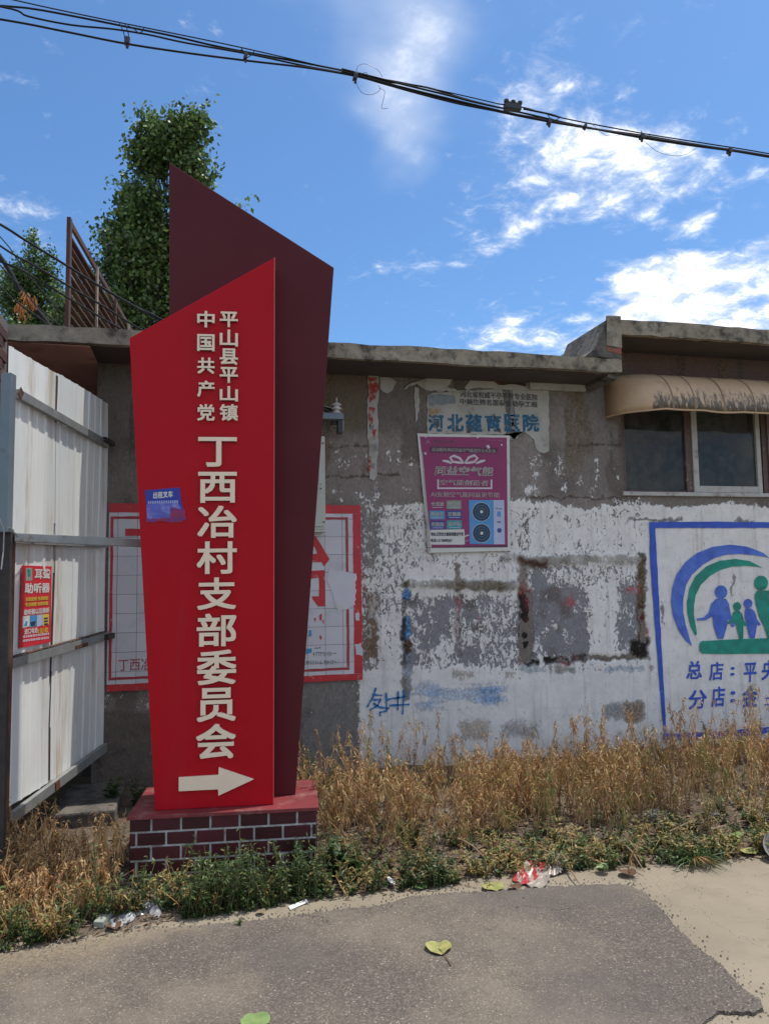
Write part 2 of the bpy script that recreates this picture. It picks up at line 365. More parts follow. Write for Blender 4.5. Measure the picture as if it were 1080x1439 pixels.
M['dry'] = foliage('dry_weed_leaf', [(0, (.50, .29, .11)), (.22, (.36, .16, .055)), (.42, (.56, .40, .20)), (.62, (.15, .075, .045)), (.78, (.42, .25, .10)), (.92, (.50, .37, .17)), (1, (.22, .24, .06))], .7, .3)
M['drystem'] = foliage('dry_weed_stem', [(0, (.48, .29, .13)), (.5, (.32, .15, .07)), (1, (.58, .42, .22))], .8)
M['green'] = foliage('green_weed_leaf', [(0, (.022, .048, .014)), (.4, (.034, .072, .018)), (.75, (.06, .105, .025)), (1, (.15, .15, .04))], .5, .25)
M['greenstem'] = foliage('green_weed_stem', [(0, (.08, .12, .03)), (1, (.14, .12, .05))], .7)
M['mixleaf'] = foliage('half_dry_leaf', [(0, (.07, .12, .03)), (.35, (.14, .17, .045)), (.6, (.34, .25, .08)), (1, (.26, .14, .05))], .6, .25)
M['poplar'] = foliage('poplar_leaf', [(0, (.045, .085, .026)), (.5, (.085, .15, .04)), (.85, (.15, .23, .06)), (1, (.22, .28, .09))], .45, .3, .3)
M['tawny'] = foliage('brown_litter', [(0, (.14, .09, .055)), (.5, (.22, .16, .10)), (1, (.08, .055, .04))], .9)

def glass_mat():
    m = bpy.data.materials.new('window_glass'); m.use_nodes = True; t = NT(m.node_tree)
    t.n.remove(t.n['Principled BSDF'])
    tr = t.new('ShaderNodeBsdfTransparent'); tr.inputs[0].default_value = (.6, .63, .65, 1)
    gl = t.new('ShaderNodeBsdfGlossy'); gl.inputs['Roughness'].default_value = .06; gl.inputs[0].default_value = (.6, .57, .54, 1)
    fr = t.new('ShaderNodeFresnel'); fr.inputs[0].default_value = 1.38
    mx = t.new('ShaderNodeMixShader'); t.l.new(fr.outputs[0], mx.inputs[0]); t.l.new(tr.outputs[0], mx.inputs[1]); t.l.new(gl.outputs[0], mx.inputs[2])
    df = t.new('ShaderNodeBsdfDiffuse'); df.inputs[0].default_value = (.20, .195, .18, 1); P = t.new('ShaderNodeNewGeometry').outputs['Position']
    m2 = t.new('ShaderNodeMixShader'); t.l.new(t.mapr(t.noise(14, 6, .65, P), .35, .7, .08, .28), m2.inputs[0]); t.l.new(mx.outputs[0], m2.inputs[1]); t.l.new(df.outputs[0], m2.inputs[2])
    t.l.new(m2.outputs[0], t.n['Material Output'].inputs[0]); return m
M['glass'] = glass_mat()

def per_piece(m, lo, hi):
    t = NT(m.node_tree); b = t.n['Principled BSDF']; src = b.inputs['Base Color'].links[0].from_socket; oi = t.new('ShaderNodeObjectInfo')
    f = t.mapr(oi.outputs['Random'], 0, 1, lo, hi, False); cc = t.new('ShaderNodeCombineColor'); [t.l.new(f, cc.inputs[i]) for i in range(3)]
    t.l.new(t.mix(1., src, cc.outputs[0], 'MULTIPLY'), b.inputs['Base Color'])
per_piece(M['brick'], .6, 1.35); per_piece(M['tile'], .93, 1.05); per_piece(M['redbrick'], .7, 1.3); per_piece(M['slattan'], .6, 1.15)
# numpy noise
def vnoise(x, y, seed):
    r = np.random.default_rng(seed).random((256, 256)); xi = np.floor(x).astype(int); yi = np.floor(y).astype(int)
    fx, fy = x-xi, y-yi; fx = fx*fx*(3-2*fx); fy = fy*fy*(3-2*fy); a = lambda i, j: r[i % 256, j % 256]
    return (a(xi, yi)*(1-fx)+a(xi+1, yi)*fx)*(1-fy)+(a(xi, yi+1)*(1-fx)+a(xi+1, yi+1)*fx)*fy
def fbm(x, y, s, o=4, seed=1, g=.5):
    t = 0; a = 1; n = 0
    for k in range(o): t = t+a*vnoise(x*s*2**k+17*k, y*s*2**k+31*k, seed+k); n += a; a *= g
    return t/n
# ================================================================== ground
def to_px(X, Y, Z):
    dx, dy, dz = X-CAM.x, Y-CAM.y, Z-CAM.z
    a = dx*Rv.x+dy*Rv.y+dz*Rv.z; b = dx*Uv.x+dy*Uv.y+dz*Uv.z; c = dx*Fv.x+dy*Fv.y+dz*Fv.z
    return 540+FPX*a/c, 719.5-FPX*b/c
ground_m = mat('dry_earth', (.20, .16, .11), 1, 0, .3, 3, bump=.4, bscale=8, alt=(.10, .11, .05), ascale=.3)
g = MB().box(-500, 500, -500, 500, -.6, -.04).build('ground', ground_m); tag(g, kind='structure')
def conc_mat():
    m = bpy.data.materials.new('dusty_concrete'); m.use_nodes = True; t = NT(m.node_tree); b = t.n['Principled BSDF']
    P = t.new('ShaderNodeNewGeometry').outputs['Position']
    c = t.mix(t.mapr(t.noise(2.2, 6, .6, P), .35, .65), (.218, .182, .128), (.262, .22, .158))
    c = t.mix(t.mapr(t.noise(9, 8, .7, P), .56, .72, 0, .55), c, (.18, .14, .095))
    c = t.mix(t.mapr(t.noise(110, 3, .6, P), .58, .72, 0, .5), c, (.20, .165, .12))
    v = t.new('ShaderNodeTexVoronoi', feature='DISTANCE_TO_EDGE'); v.inputs['Scale'].default_value = .9
    wv = t.vmath('ADD', P, t.vmath('MULTIPLY', t.noise(3, 4, .6, P, 0, True), (.35, .35, .35))); t.l.new(wv, v.inputs['Vector'])
    crack = t.mapr(v.outputs['Distance'], .002, .007, 1, 0)
    c = t.mix(t.math('MULTIPLY', crack, t.mapr(t.noise(1.1, 2, .5, P), .45, .6, 0, .5)), c, (.14, .11, .08))
    t.l.new(c, b.inputs['Base Color']); b.inputs['Roughness'].default_value = .95
    bp = t.new('ShaderNodeBump'); bp.inputs['Strength'].default_value = .5; bp.inputs['Distance'].default_value = .006
    h = t.math('SUBTRACT', t.noise(40, 8, .7, P), crack); t.l.new(h, bp.inputs['Height']); t.l.new(bp.outputs[0], b.inputs['Normal']); return m
def asph_mat():
    m = bpy.data.materials.new('worn_asphalt'); m.use_nodes = True; t = NT(m.node_tree); b = t.n['Principled BSDF']
    P = t.new('ShaderNodeNewGeometry').outputs['Position']
    v = t.new('ShaderNodeTexVoronoi'); v.inputs['Scale'].default_value = 150; t.l.new(P, v.inputs['Vector'])
    st = t.new('ShaderNodeSeparateColor'); t.l.new(v.outputs['Color'], st.inputs[0])
    c = t.ramp(st.outputs[0], [(0, (.075, .061, .05)), (.45, (.12, .098, .08)), (.85, (.17, .14, .113)), (.96, (.22, .185, .15)), (1, (.34, .295, .245))])
    c = t.mix(t.mapr(v.outputs['Distance'], .35, .75, 0, .75), c, (.085, .073, .063))
    c = t.mix(t.mapr(t.noise(1.3, 5, .6, P), .40, .68, 0, .45), c, (.27, .225, .17))
    c = t.mix(t.mapr(t.noise(.9, 4, .6, P), .50, .64, 0, .5), c, (.085, .075, .072))
    s = t.new('ShaderNodeSeparateXYZ'); t.l.new(P, s.inputs[0])
    # dust blown in along the verge on the left
    e = t.math('ADD', s.outputs[1], t.math('MULTIPLY', t.noise(3.5, 6, .65, P), .55))
    e = t.math('SUBTRACT', e, t.math('MULTIPLY', t.math('MAXIMUM', t.math('ADD', s.outputs[0], .55), 0), .55))
    dust = t.mapr(e, 3.38, 3.85, 0, .7)
    gr = t.mapr(t.noise(60, 4, .6, P), .35, .6, .35, 1)
    vc = t.new('ShaderNodeTexVoronoi', feature='DISTANCE_TO_EDGE'); vc.inputs['Scale'].default_value = .75
    t.l.new(t.vmath('ADD', P, t.vmath('MULTIPLY', t.noise(2.5, 5, .65, P, 0, True), (.6, .6, .6))), vc.inputs['Vector'])
    ck = t.math('MULTIPLY', t.mapr(vc.outputs['Distance'], .001, .005, 1, 0), t.mapr(t.noise(.8, 2, .5, P), .5, .6, 0, .8)); c = t.mix(ck, c, (.035, .03, .026))
    c = t.mix(t.mapr(t.noise(4.5, 7, .7, P), .58, .72, 0, .4), c, (.06, .05, .043))
    c = t.mix(t.math('MULTIPLY', dust, gr), c, (.29, .23, .145))
    t.l.new(c, b.inputs['Base Color']); b.inputs['Roughness'].default_value = .85; b.inputs['Specular IOR Level'].default_value = .3
    bp = t.new('ShaderNodeBump'); bp.inputs['Strength'].default_value = .8; bp.inputs['Distance'].default_value = .004
    t.l.new(t.math('SUBTRACT', t.noise(30, 5, .6, P), v.outputs['Distance']), bp.inputs['Height']); t.l.new(bp.outputs[0], b.inputs['Normal']); return m
cm = conc_mat()
pv = MB().box(-14, 14, -6, 4.6, -.035, 0).build('concrete_pavement', cm); tag(pv, kind='structure')
edge = [(-260, 1395), (0, 1338), (60, 1330), (130, 1318), (200, 1305), (250, 1300), (370, 1290), (450, 1279), (540, 1268), (575, 1258), (620, 1253), (690, 1250), (760, 1245), (830, 1241), (880, 1241), (902, 1249),
        (925, 1272), (950, 1300), (975, 1325), (1008, 1350), (1040, 1383), (1068, 1402), (1071, 1412), (1060, 1419), (1010, 1417), (992, 1429), (975, 1445), (940, 1490), (900, 1580)]
ep = [G(x, y, .02) for x, y in ragged(edge, 1.4, 4, 3, closed=False)]
ep = [Vector((-13, ep[0].y-.2, .02))]+ep+[Vector((.9, .9, .02)), Vector((1.3, -5.9, .02)), Vector((-13, -5.9, .02))]
rd = MB().prism([Vector((p.x, p.y, .002)) for p in ep], (0, 0, .011)).build('road', asph_mat(), bevel=0); tag(rd, kind='structure')

def vedge(x): return np.interp(x, [-.79, -.23, .55, .89, 1.88, 3.0, 5], [3.50, 3.58, 3.67, 3.65, 3.64, 3.52, 3.4])
def gh(x, y):     # height of the earth verge
    x = np.asarray(x, float); y = np.asarray(y, float)
    e = vedge(x)+.05*fbm(x, y*0, 2.2, 3, 41)-.02+.015*np.sin(x*5)
    t = np.clip((y-e)/.5, 0, 1); b = np.clip((y-e)/1.9, 0, 1)
    return -.012+.03*t+.10*b+(.035*t)*(fbm(x, y, 5, 4, 5)-.4)*2
xs = np.arange(-4.2, 8, .03); ys = np.arange(3.4, 5.56, .03); X, Y = np.meshgrid(xs, ys); Z = gh(X, Y)
ny, nx = X.shape; I = np.arange(nx*ny).reshape(ny, nx); Fq = np.stack([I[:-1, :-1], I[:-1, 1:], I[1:, 1:], I[1:, :-1]], -1).reshape(-1, 4)
soil = mat('verge_soil', (.105, .078, .055), 1, 0, .4, 14, bump=1, bscale=30, dirt=(.24, .18, .12), dscale=6, dthr=(.52, .7))
o = link('verge_earth', np_mesh('verge_earth', np.stack([X, Y, Z], -1).reshape(-1, 3), Fq, [soil], smooth=True), (0, 0, 0)); tag(o, kind='structure')

# ================================================================== the low building
bld = empty('low_building', (2, DW, 0), 'low grey rendered building with peeling white paint and flat concrete eaves behind the red sign', 'building')
ev_xe = Frame((0, DW-.42, 0), (1, 0, 0), (0, 0, 1), (0, -1, 0)).uv(872, 495)[0]-.01
xl = xw(137, 560); XR = 8.0
wx0, wx1 = xw(874, 640), xw(1079, 640); wz0, wz1 = zw(960, 697), zw(960, 560)
def grid_axis(a, b, st, fixed):
    k = np.arange(a, b, st); k = list(k)+[b]
    for f in fixed:
        i = int(np.argmin([abs(q-f) for q in k])); k[i] = f
    return np.array(k)
gx = grid_axis(xl, XR, .0125, [wx0, wx1]); gz = grid_axis(-.1, 3.34, .0125, [wz0, wz1])
WX, WZ = np.meshgrid(gx, gz); PX, PY = to_px(WX, np.full_like(WX, DW), WZ)
n_hi = fbm(WX, WZ, 9, 5, 3, .6); n_md = fbm(WX, WZ, 3, 4, 7); n_lo = fbm(WX, WZ, 1.2, 3, 13); n_vt = fbm(WX*6, WZ, 1.6, 4, 23)
n_fx = fbm(WX, WZ, 22, 4, 3, .6); n_fy = fbm(WX, WZ, 22, 4, 77, .6)
PXw = PX+(n_hi-.5)*5+(n_fx-.5)*11; PYw = PY+(n_md-.5)*5+(n_fy-.5)*11
def sst(a, b, v): t = np.clip((v-a)/(b-a), 0, 1); return t*t*(3-2*t)
def reg(x0, y0, x1, y1, s=6, warp=True):
    A, B = (PXw, PYw) if warp else (PX, PY)
    return sst(x0-s, x0+s, A)*sst(-x1-s, -x1+s, -A)*sst(y0-s, y0+s, B)*sst(-y1-s, -y1+s, -B)
cover = np.zeros_like(WX)
def put(m, val): 
    global cover
    cover = cover*(1-m)+val*m
cover[:] = .06+.10*sst(.55, .75, n_md)
n_ed = fbm(WX, WZ, 5, 4, 131)
put(sst(-4, 6, PYw-708-(n_ed-.5)*26)*sst(508, 516, PXw), .70+.16*sst(.4, .6, n_md))
put(reg(530, 712, 600, 800, 8), .60); put(reg(530, 708, 720, 800, 6)*sst(.5, .6, n_md), .62)
put(reg(720, 715, 930, 790, 6)*sst(.5, .62, n_md), .60)
put(reg(500, 690, 532, 1010, 5), .40)
put(reg(510, 800, 570, 870, 12), .58)
put(reg(565, 838, 736, 936, 7), .28+.28*sst(.4, .6, n_hi))
put(reg(672, 842, 732, 930, 10), .50)
put(reg(598, 905, 640, 935, 9), .62)
put(reg(746, 795, 830, 925, 6), .22+.22*sst(.45,.6,n_hi))
put(reg(826, 800, 872, 922, 8), .78)
put(reg(868, 820, 900, 915, 8), .36)
put(reg(765, 795, 900, 822, 8), .56)
put(reg(500, 945, 1200, 1300, 6), .90+.1*sst(.4, .6, n_md))
put(reg(908, 715, 1200, 1300, 6), .88+.1*sst(.4, .6, n_md))
put(reg(400, 958, 503, 1200, 8), .10)
put(reg(130, 974, 230, 998, 5), .34)
for (x, y, rx, ry) in ((786, 655, 4, 16), (792, 685, 5, 9), (745, 690, 12, 7), (752, 665, 3, 20), (560, 640, 3, 18), (528, 690, 3, 16), (640, 720, 30, 8), (546, 640, 3, 10), (838, 660, 2, 22), (700, 800, 30, 5)):
    put(np.exp(-(((PXw-x)/rx)**2+((PYw-y)/ry)**2)*.7), .62)
put(reg(460, 620, 880, 706, 10)*sst(.56, .66, n_hi), .40); put(reg(860, 700, 900, 712, 4), .5)
put(reg(130, 997, 230, 1300, 5), .03)
# cement colour under the paint
base = np.zeros(WX.shape+(3,)); base[:] = (.155, .138, .122)
def bcol(m, c):
    global base
    base = base*(1-m[..., None])+np.array(c)*m[..., None]
bcol(sst(.45, .7, n_lo), (.19, .172, .158))
bcol(reg(455, 480, 520, 640, 14)*.9, (.105, .088, .062))
bcol(reg(120, 480, 190, 640, 25)*.7, (.095, .082, .068))
bcol(reg(515, 540, 600, 660, 12)*.7, (.115, .105, .095))
bcol(reg(820, 500, 880, 700, 14)*.55, (.13, .118, .112))
bcol(reg(765, 560, 815, 700, 14)*.6*sst(.4, .6, n_md), (.085, .07, .068))
bcol(reg(875, 470, 1200, 540, 6), (.105, .062, .052))
bcol(reg(500, 740, 940, 960, 14)*.95, (.185, .19, .212))
bcol(reg(455, 610, 600, 705, 14)*.8, (.215, .19, .178)); bcol(reg(722, 560, 762, 700, 8)*.7, (.225, .20, .19)); bcol(reg(465, 540, 515, 600, 10)*.6, (.12, .10, .06))
bcol(reg(500, 690, 532, 980, 6)*.8, (.20, .185, .17))
bcol(reg(500, 800, 530, 930, 4)*sst(.45, .6, n_vt), (.17, .115, .08))
bcol(reg(400, 958, 503, 1100, 8), (.17, .165, .155))
bcol(reg(130, 997, 230, 1300, 5), (.105, .088, .075))
bcol(sst(.60, .72, fbm(WX, WZ, 4.5, 4, 91))*.7, (.085, .072, .06))
# stains, moss, old paint lying over everything; alpha in a 4th channel
over = np.zeros(WX.shape+(4,)); over[..., :3] = .1
def ov(m, c, a):
    m = np.clip(m, 0, 1)[..., None]
    tgt = np.array((*c, a)); w = np.where(m > .02, m, 0)
    over[..., :3] = over[..., :3]*(1-w)+tgt[:3]*w; over[..., 3:] = np.maximum(over[..., 3:], m*a)
moss, olive, brick_, dk = (.055, .04, .028), (.13, .098, .05), (.24, .06, .04), (.03, .024, .02)
ov(reg(702, 779, 908, 794, 4)*(.25+.8*n_vt), olive, .9)
ov(reg(725, 783, 770, 797, 5), (.10, .05, .035), .9)
ov(reg(727, 790, 742, 935, 4), (.15, .10, .07), .75)
ov(reg(729, 826, 748, 932, 3.5), dk, 1.)
ov(reg(727, 818, 738, 836, 3), brick_, .8)
ov(reg(894, 776, 908, 928, 3.5), (.14, .10, .06), .9)
ov(reg(900, 850, 908, 878, 2.5), (.13, .03, .02), .9); ov(reg(900, 878, 909, 912, 3), (.42, .09, .05), .9)
ov(reg(885, 895, 912, 928, 5)*1.0, dk, .95)
ov(reg(763, 925, 800, 935, 3), dk, 1.); ov(reg(800, 918, 825, 930, 4), moss, .8)
ov(reg(826, 920, 895, 928, 3), (.12, .09, .05), .9); ov(reg(738, 925, 757, 936, 4), dk, 1.)
ov(reg(728, 915, 736, 945, 3), brick_, .6)
ov(reg(563, 816, 575, 830, 4), olive, .9); ov(reg(575, 814, 728, 829, 4)*(.3+1.1*n_vt), olive, .85)
ov(reg(566, 828, 576, 845, 2.5), (.10, .24, .48), .9); ov(reg(563, 866, 576, 900, 3), (.12, .27, .52), .95)
ov(reg(567, 898, 580, 918, 3), (.13, .06, .03), .95); ov(reg(564, 915, 578, 958, 4), (.22, .27, .36), .7)
ov(reg(563, 952, 576, 985, 3.5), (.12, .09, .05), .8); ov(reg(564, 843, 571, 940, 2), (.06, .05, .04), .6)
ov(reg(638, 790, 647, 832, 2.5), (.19, .15, .10), .8); ov(reg(638, 832, 650, 925, 3), (.19, .10, .09), .5)
ov(reg(638, 840, 648, 858, 3), (.42, .09, .10), .6)
for (x, y, rx, ry, a) in ((800, 840, 12, 22, .75), (780, 830, 26, 7, .5), (750, 838, 8, 14, .5), (812, 885, 6, 12, .5), (886, 828, 12, 8, .6), (672, 868, 7, 9, .5), (755, 878, 10, 8, .35), (808, 905, 4, 16, .3), (792, 936, 8, 6, .5)):
    m = np.exp(-(((PXw-x)/rx)**2+((PYw-y)/ry)**2)); ov(m*(.6+.6*sst(.35, .6, n_hi)), (.50, .10, .12), a)
ov(reg(500, 830, 530, 925, 5)*sst(.45, .62, n_vt), (.20, .12, .08), .6)
n_sm = fbm(WX*.8, WZ*7, 4, 3, 66)
ov(reg(575, 957, 712, 998, 14)*(.35+.9*sst(.35, .65, n_sm)), (.36, .45, .58), .62)
ov(reg(598, 962, 622, 992, 7)*(.4+n_sm), (.20, .34, .56), .6); ov(reg(672, 962, 705, 992, 8)*(.4+n_sm), (.16, .31, .54), .75)
ov(reg(620, 940, 740, 955, 6)*sst(.4, .6, n_vt), (.20, .15, .12), .55)
ov(reg(640, 1008, 690, 1045, 12), (.40, .28, .15), .6); ov(reg(845, 985, 880, 1012, 9), (.27, .27, .25), .75)
ov(reg(873, 985, 905, 1014, 6), (.30, .21, .14), .85); ov(reg(700, 1010, 760, 1040, 12), (.33, .28, .26), .6)
ov(reg(740, 934, 920, 948, 5)*sst(.38, .6, n_vt), (.16, .17, .15), .7); ov(reg(850, 935, 905, 945, 4), (.24, .34, .46), .6)
ov(reg(725, 935, 770, 947, 4), (.17, .26, .30), .5)
# water marks running down from the eaves, and thin horizontal cracks in the upper render
ov(sst(.56, .70, n_vt)*sst(-730, -600, -PY)*.9, (.085, .068, .055), .62)
ov(sst(.58, .72, fbm(WX*3, WZ*.7, 2.2, 4, 55))*sst(-720, -640, -PY), (.16, .115, .07), .6)
for (yc, a, b) in ((668, 455, 560), (627, 455, 520), (625, 800, 870), (700, 735, 870)):
    ov(np.exp(-((PYw-yc)/2.2)**2)*sst(a-8, a, PX)*sst(-b-8, -b, -PX), (.07, .04, .025), .75)
ov(reg(880, 728, 960, 733, 2.5), (.12, .11, .10), .8); ov(reg(1030, 722, 1062, 740, 5)*sst(.4, .6, n_hi), (.17, .17, .16), .8)
ov(np.exp(-((PXw-1028)/3.)**2-((PYw-822)/22.)**2), (.12, .11, .1), .8); ov(np.exp(-((PXw-930)/3.)**2-((PYw-862)/24.)**2), (.12, .11, .09), .85)
# streaky brown tone growing stronger towards the earth
ov(sst(-.55, .05, -WZ)*.9*(.5+n_vt), (.20, .17, .14), .5)
# relief: frames of the two old notice panels stand back, paint scabs stand proud
rel = .004*sst(.4, .6, cover)+.006*(n_hi-.5)-.007*reg(746, 795, 895, 922, 3)-.004*reg(577, 832, 726, 936, 3)
rel -= .016*(reg(729, 826, 748, 932, 3)+reg(897, 850, 909, 925, 3)+reg(765, 925, 800, 934, 2)+reg(827, 920, 895, 927, 2))
rel += .012*(reg(702, 779, 908, 791, 4)+reg(575, 816, 728, 827, 4))+.02*reg(140, 997, 230, 1300, 3)*n_hi
keep = ~((WX[:-1, 1:] < ev_xe) & (WZ[1:, 1:] > 3.0)) & ~((WX[:-1, :-1] > wx0-1e-4) & (WX[:-1, 1:] < wx1+1e-4) & (WZ[:-1, :-1] > wz0-1e-4) & (WZ[1:, 1:] < wz1+1e-4))
nz, nx = WX.shape; I = np.arange(nx*nz).reshape(nz, nx)
Fq = np.stack([I[:-1, :-1], I[:-1, 1:], I[1:, 1:], I[1:, :-1]], -1)[keep]
V = np.stack([WX, DW-rel, WZ], -1).reshape(-1, 3)
def wall_mat():
    m = bpy.data.materials.new('peeling_painted_render'); m.use_nodes = True; t = NT(m.node_tree); b = t.n['Principled BSDF']
    P = t.new('ShaderNodeNewGeometry').outputs['Position']
    def at(n): a = t.new('ShaderNodeAttribute'); a.attribute_name = n; return a
    cv = at('cover').outputs['Fac']; bs = at('cement').outputs['Color']; ovn = at('stain')
    mp = t.new('ShaderNodeMapping'); t.l.new(P, mp.inputs[0]); mp.inputs['Scale'].default_value = (1, 1, .6)
    n1 = t.noise(38, 8, .74, mp.outputs[0], .9); n2 = t.noise(75, 6, .7, mp.outputs[0]); n3 = t.noise(9, 6, .65, P)
    nn = t.math('ADD', t.math('ADD', t.math('MULTIPLY', n1, .62), t.math('MULTIPLY', n2, .18)), t.math('MULTIPLY', n3, .20))
    f = t.mapr(t.math('ADD', cv, t.math('MULTIPLY', t.math('SUBTRACT', nn, .5), 3.6)), .47, .52)
    cem = t.mix(1., bs, (1.46, 1.39, 1.34), 'MULTIPLY'); cem = t.mix(t.mapr(n1, .3, .7, 0, .5), cem, (.10, .088, .078), 'MIX')
    g = t.mapr(n2, .3, .7, .78, 1.22, False); cc = t.new('ShaderNodeCombineColor'); [t.l.new(g, cc.inputs[i]) for i in range(3)]
    cem = t.mix(1., cem, cc.outputs[0], 'MULTIPLY')
    cem = t.mix(t.mapr(t.noise(140, 2, .5, P), .66, .7, 0, .6), cem, (.36, .34, .31))
    wh = t.mix(t.mapr(n3, .35, .7), (.80, .77, .725), (.69, .66, .625))
    wh = t.mix(t.mapr(t.noise(18, 6, .7, P), .56, .76, 0, .45), wh, (.38, .36, .33))
    st = t.new('ShaderNodeMapping'); t.l.new(P, st.inputs[0]); st.inputs['Scale'].default_value = (9, 1, .7)
    wh = t.mix(t.mapr(t.noise(3, 5, .6, st.outputs[0]), .5, .75, 0, .45), wh, (.36, .33, .30))
    c = t.mix(f, cem, wh)
    edge = t.math('MULTIPLY', t.mapr(f, .0, .5), t.mapr(f, .5, 1., 1, 0)); c = t.mix(t.math('MULTIPLY', edge, .7), c, (.07, .06, .05))
    al = t.math('MULTIPLY', t.math('MINIMUM', t.math('MULTIPLY', ovn.outputs['Alpha'], 1.1), 1.), t.mapr(t.math('ADD', ovn.outputs['Alpha'], t.math('MULTIPLY', t.math('SUBTRACT', t.math('ADD', t.math('MULTIPLY', n1, .6), t.math('MULTIPLY', n2, .4)), .5), 2.6)), .34, .48))
    ovc = t.mix(1., ovn.outputs['Color'], cc.outputs[0], 'MULTIPLY'); k5 = t.mapr(t.noise(55, 6, .75, P), .36, .62, 1.45, .42); c5 = t.new('ShaderNodeCombineColor'); [t.l.new(k5, c5.inputs[i]) for i in range(3)]; ovc = t.mix(1., ovc, c5.outputs[0], 'MULTIPLY')
    c = t.mix(al, c, ovc)
    t.l.new(c, b.inputs['Base Color']); b.inputs['Roughness'].default_value = .93; b.inputs['Specular IOR Level'].default_value = .25
    bp = t.new('ShaderNodeBump'); bp.inputs['Strength'].default_value = .9; bp.inputs['Distance'].default_value = .006
    t.l.new(t.math('ADD', t.math('MULTIPLY', f, .45), t.math('ADD', n1, t.math('MULTIPLY', n2, .5))), bp.inputs['Height']); t.l.new(bp.outputs[0], b.inputs['Normal']); return m
wm = wall_mat()
me = np_mesh('wall', V, Fq, [wm], smooth=True)
def setattrs(me, cover, base, over):
    n = len(me.vertices)
    a = me.attributes.new('cover', 'FLOAT', 'POINT'); a.data.foreach_set('value', np.asarray(cover, np.float32).ravel())
    a = me.attributes.new('cement', 'FLOAT_COLOR', 'POINT'); a.data.foreach_set('color', np.concatenate([base.reshape(-1, 3), np.ones((n, 1))], 1).astype(np.float32).ravel())
    a = me.attributes.new('stain', 'FLOAT_COLOR', 'POINT'); a.data.foreach_set('color', over.reshape(-1, 4).astype(np.float32).ravel())
setattrs(me, cover, base, over)
wv0 = Vector((2, DW, 0)); me.transform(Matrix.Translation(-wv0)); link('wall', me, wv0, bld)
def simple_attrs(o, cov, bc):
    n = len(o.data.vertices); setattrs(o.data, np.full(n, cov), np.tile(np.array(bc), (n, 1)), np.tile(np.array((.1, .1, .1, 0.)), (n, 1)))
w = MB(); w.box(xl, wx0-.002, DW+.012, DW+.24, -.1, 2.99); w.box(wx1+.002, XR, DW+.012, DW+.24, -.1, 3.3)
w.box(wx0-.002, wx1+.002, DW+.012, DW+.24, -.1, wz0-.002); w.box(wx0-.002, wx1+.002, DW+.012, DW+.24, wz1+.002, 3.3)
w.box(xl-.001, xl+.2, DW+.24, DW+5, -.1, 2.99); w.box(XR-.2, XR, DW+.24, DW+5, -.1, 3.3)
o = w.build('wall', wm, bld); simple_attrs(o, .15, (.15, .13, .115))
# eaves: lower slab over gate and wall, raised slab over the window
EV = DW-.42; zs = 3.0
ev = Frame((0, EV, 0), (1, 0, 0), (0, 0, 1), (0, -1, 0))
xe = ev.uv(872, 495)[0]; xc = ev.uv(845, 460)[0]
def slab(name, x0, x1, y0, y1, z0, z1, matl, parent, seed):
    n = 60; m = MB(); r = random.Random(seed); xsn = [x0+(x1-x0)*i/n for i in range(n+1)]
    j = [[r.uniform(-.007, .007) for _ in xsn] for _ in range(3)]
    vs = []
    for i, x in enumerate(xsn): vs += [(x, y0+j[0][i], z0+j[1][i]), (x, y0+j[0][i]*.5, z1+j[2][i]), (x, y1, z1), (x, y1, z0)]
    fs = [(i*4+a, i*4+(a+1) % 4, i*4+4+(a+1) % 4, i*4+4+a) for i in range(n) for a in range(4)]+[(3, 2, 1, 0), (n*4, n*4+1, n*4+2, n*4+3)]
    return m.add(vs, fs).build(name, matl, parent)
slab('roof_slab', -5.2, xe, EV, EV+.16, zs, zs+.105, M['conc'], bld, 1)
MB().box(-5.2, xe-.002, EV+.16, DW+5, zs+.001, zs+.10).build('roof_slab', M['conc'], bld)
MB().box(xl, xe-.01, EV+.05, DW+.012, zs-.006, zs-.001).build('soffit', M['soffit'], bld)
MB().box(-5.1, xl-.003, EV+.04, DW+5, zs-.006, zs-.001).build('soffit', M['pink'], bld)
zs2 = 3.30
slab('raised_roof_slab', xe+.004, XR+.3, EV, EV+.16, zs2, zs2+.115, M['conc'], bld, 2)
MB().box(xe+.004, XR+.3, EV+.16, DW+5, zs2+.001, zs2+.11).build('raised_roof_slab', M['conc'], bld)
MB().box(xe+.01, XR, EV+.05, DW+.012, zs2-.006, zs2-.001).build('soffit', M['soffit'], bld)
# end block where the slabs step, with its sloped mortar shoulder and a chipped brick band
zt = ev.uv(850, 444)[1]; zb = ev.uv(868, 508)[1]
sh = [(xe-.30, zs+.107), (xe-.22, zs+.17), (xe-.12, zt-.035), (xe-.06, zt), (xe+.0, zt+.004), (xe, zs+.107)]
MB().prism([(x, EV-.006, z) for x, z in sh], (0, .62, 0)).build('mortar_shoulder', M['conc_dark'], bld)
MB().prism([(x, EV-.012, z) for x, z in [(xe-.125, zs+.2), (xe-.06, zs+.195), (xe+.003, zs+.185), (xe+.003, zt+.003), (xe-.11, zt)]], (0, .02, 0)).build('mortar_patch', M['conc'], bld)
MB().prism([(x, EV-.010, z) for x, z in ragged([(xe-.12, zs+.16), (xe-.005, zs+.14), (xe-.005, zs+.19), (xe-.05, zs+.175), (xe-.12, zs+.197)], .004, .02, 4)], (0, .008, 0)).build('exposed_brick', mat('exposed_red_brick', (.26, .09, .06), .95, 0, .3, 30, bump=.5), bld)
MB().prism([(x, EV+.03, z) for x, z in ragged([(xe-.10, zs-.03), (xe-.03, zs-.05), (xe-.004, zs-.006), (xe-.10, zs-.006)], .004, .03, 5)], (0, .38, 0)).build('end_beam', M['conc_dark'], bld)
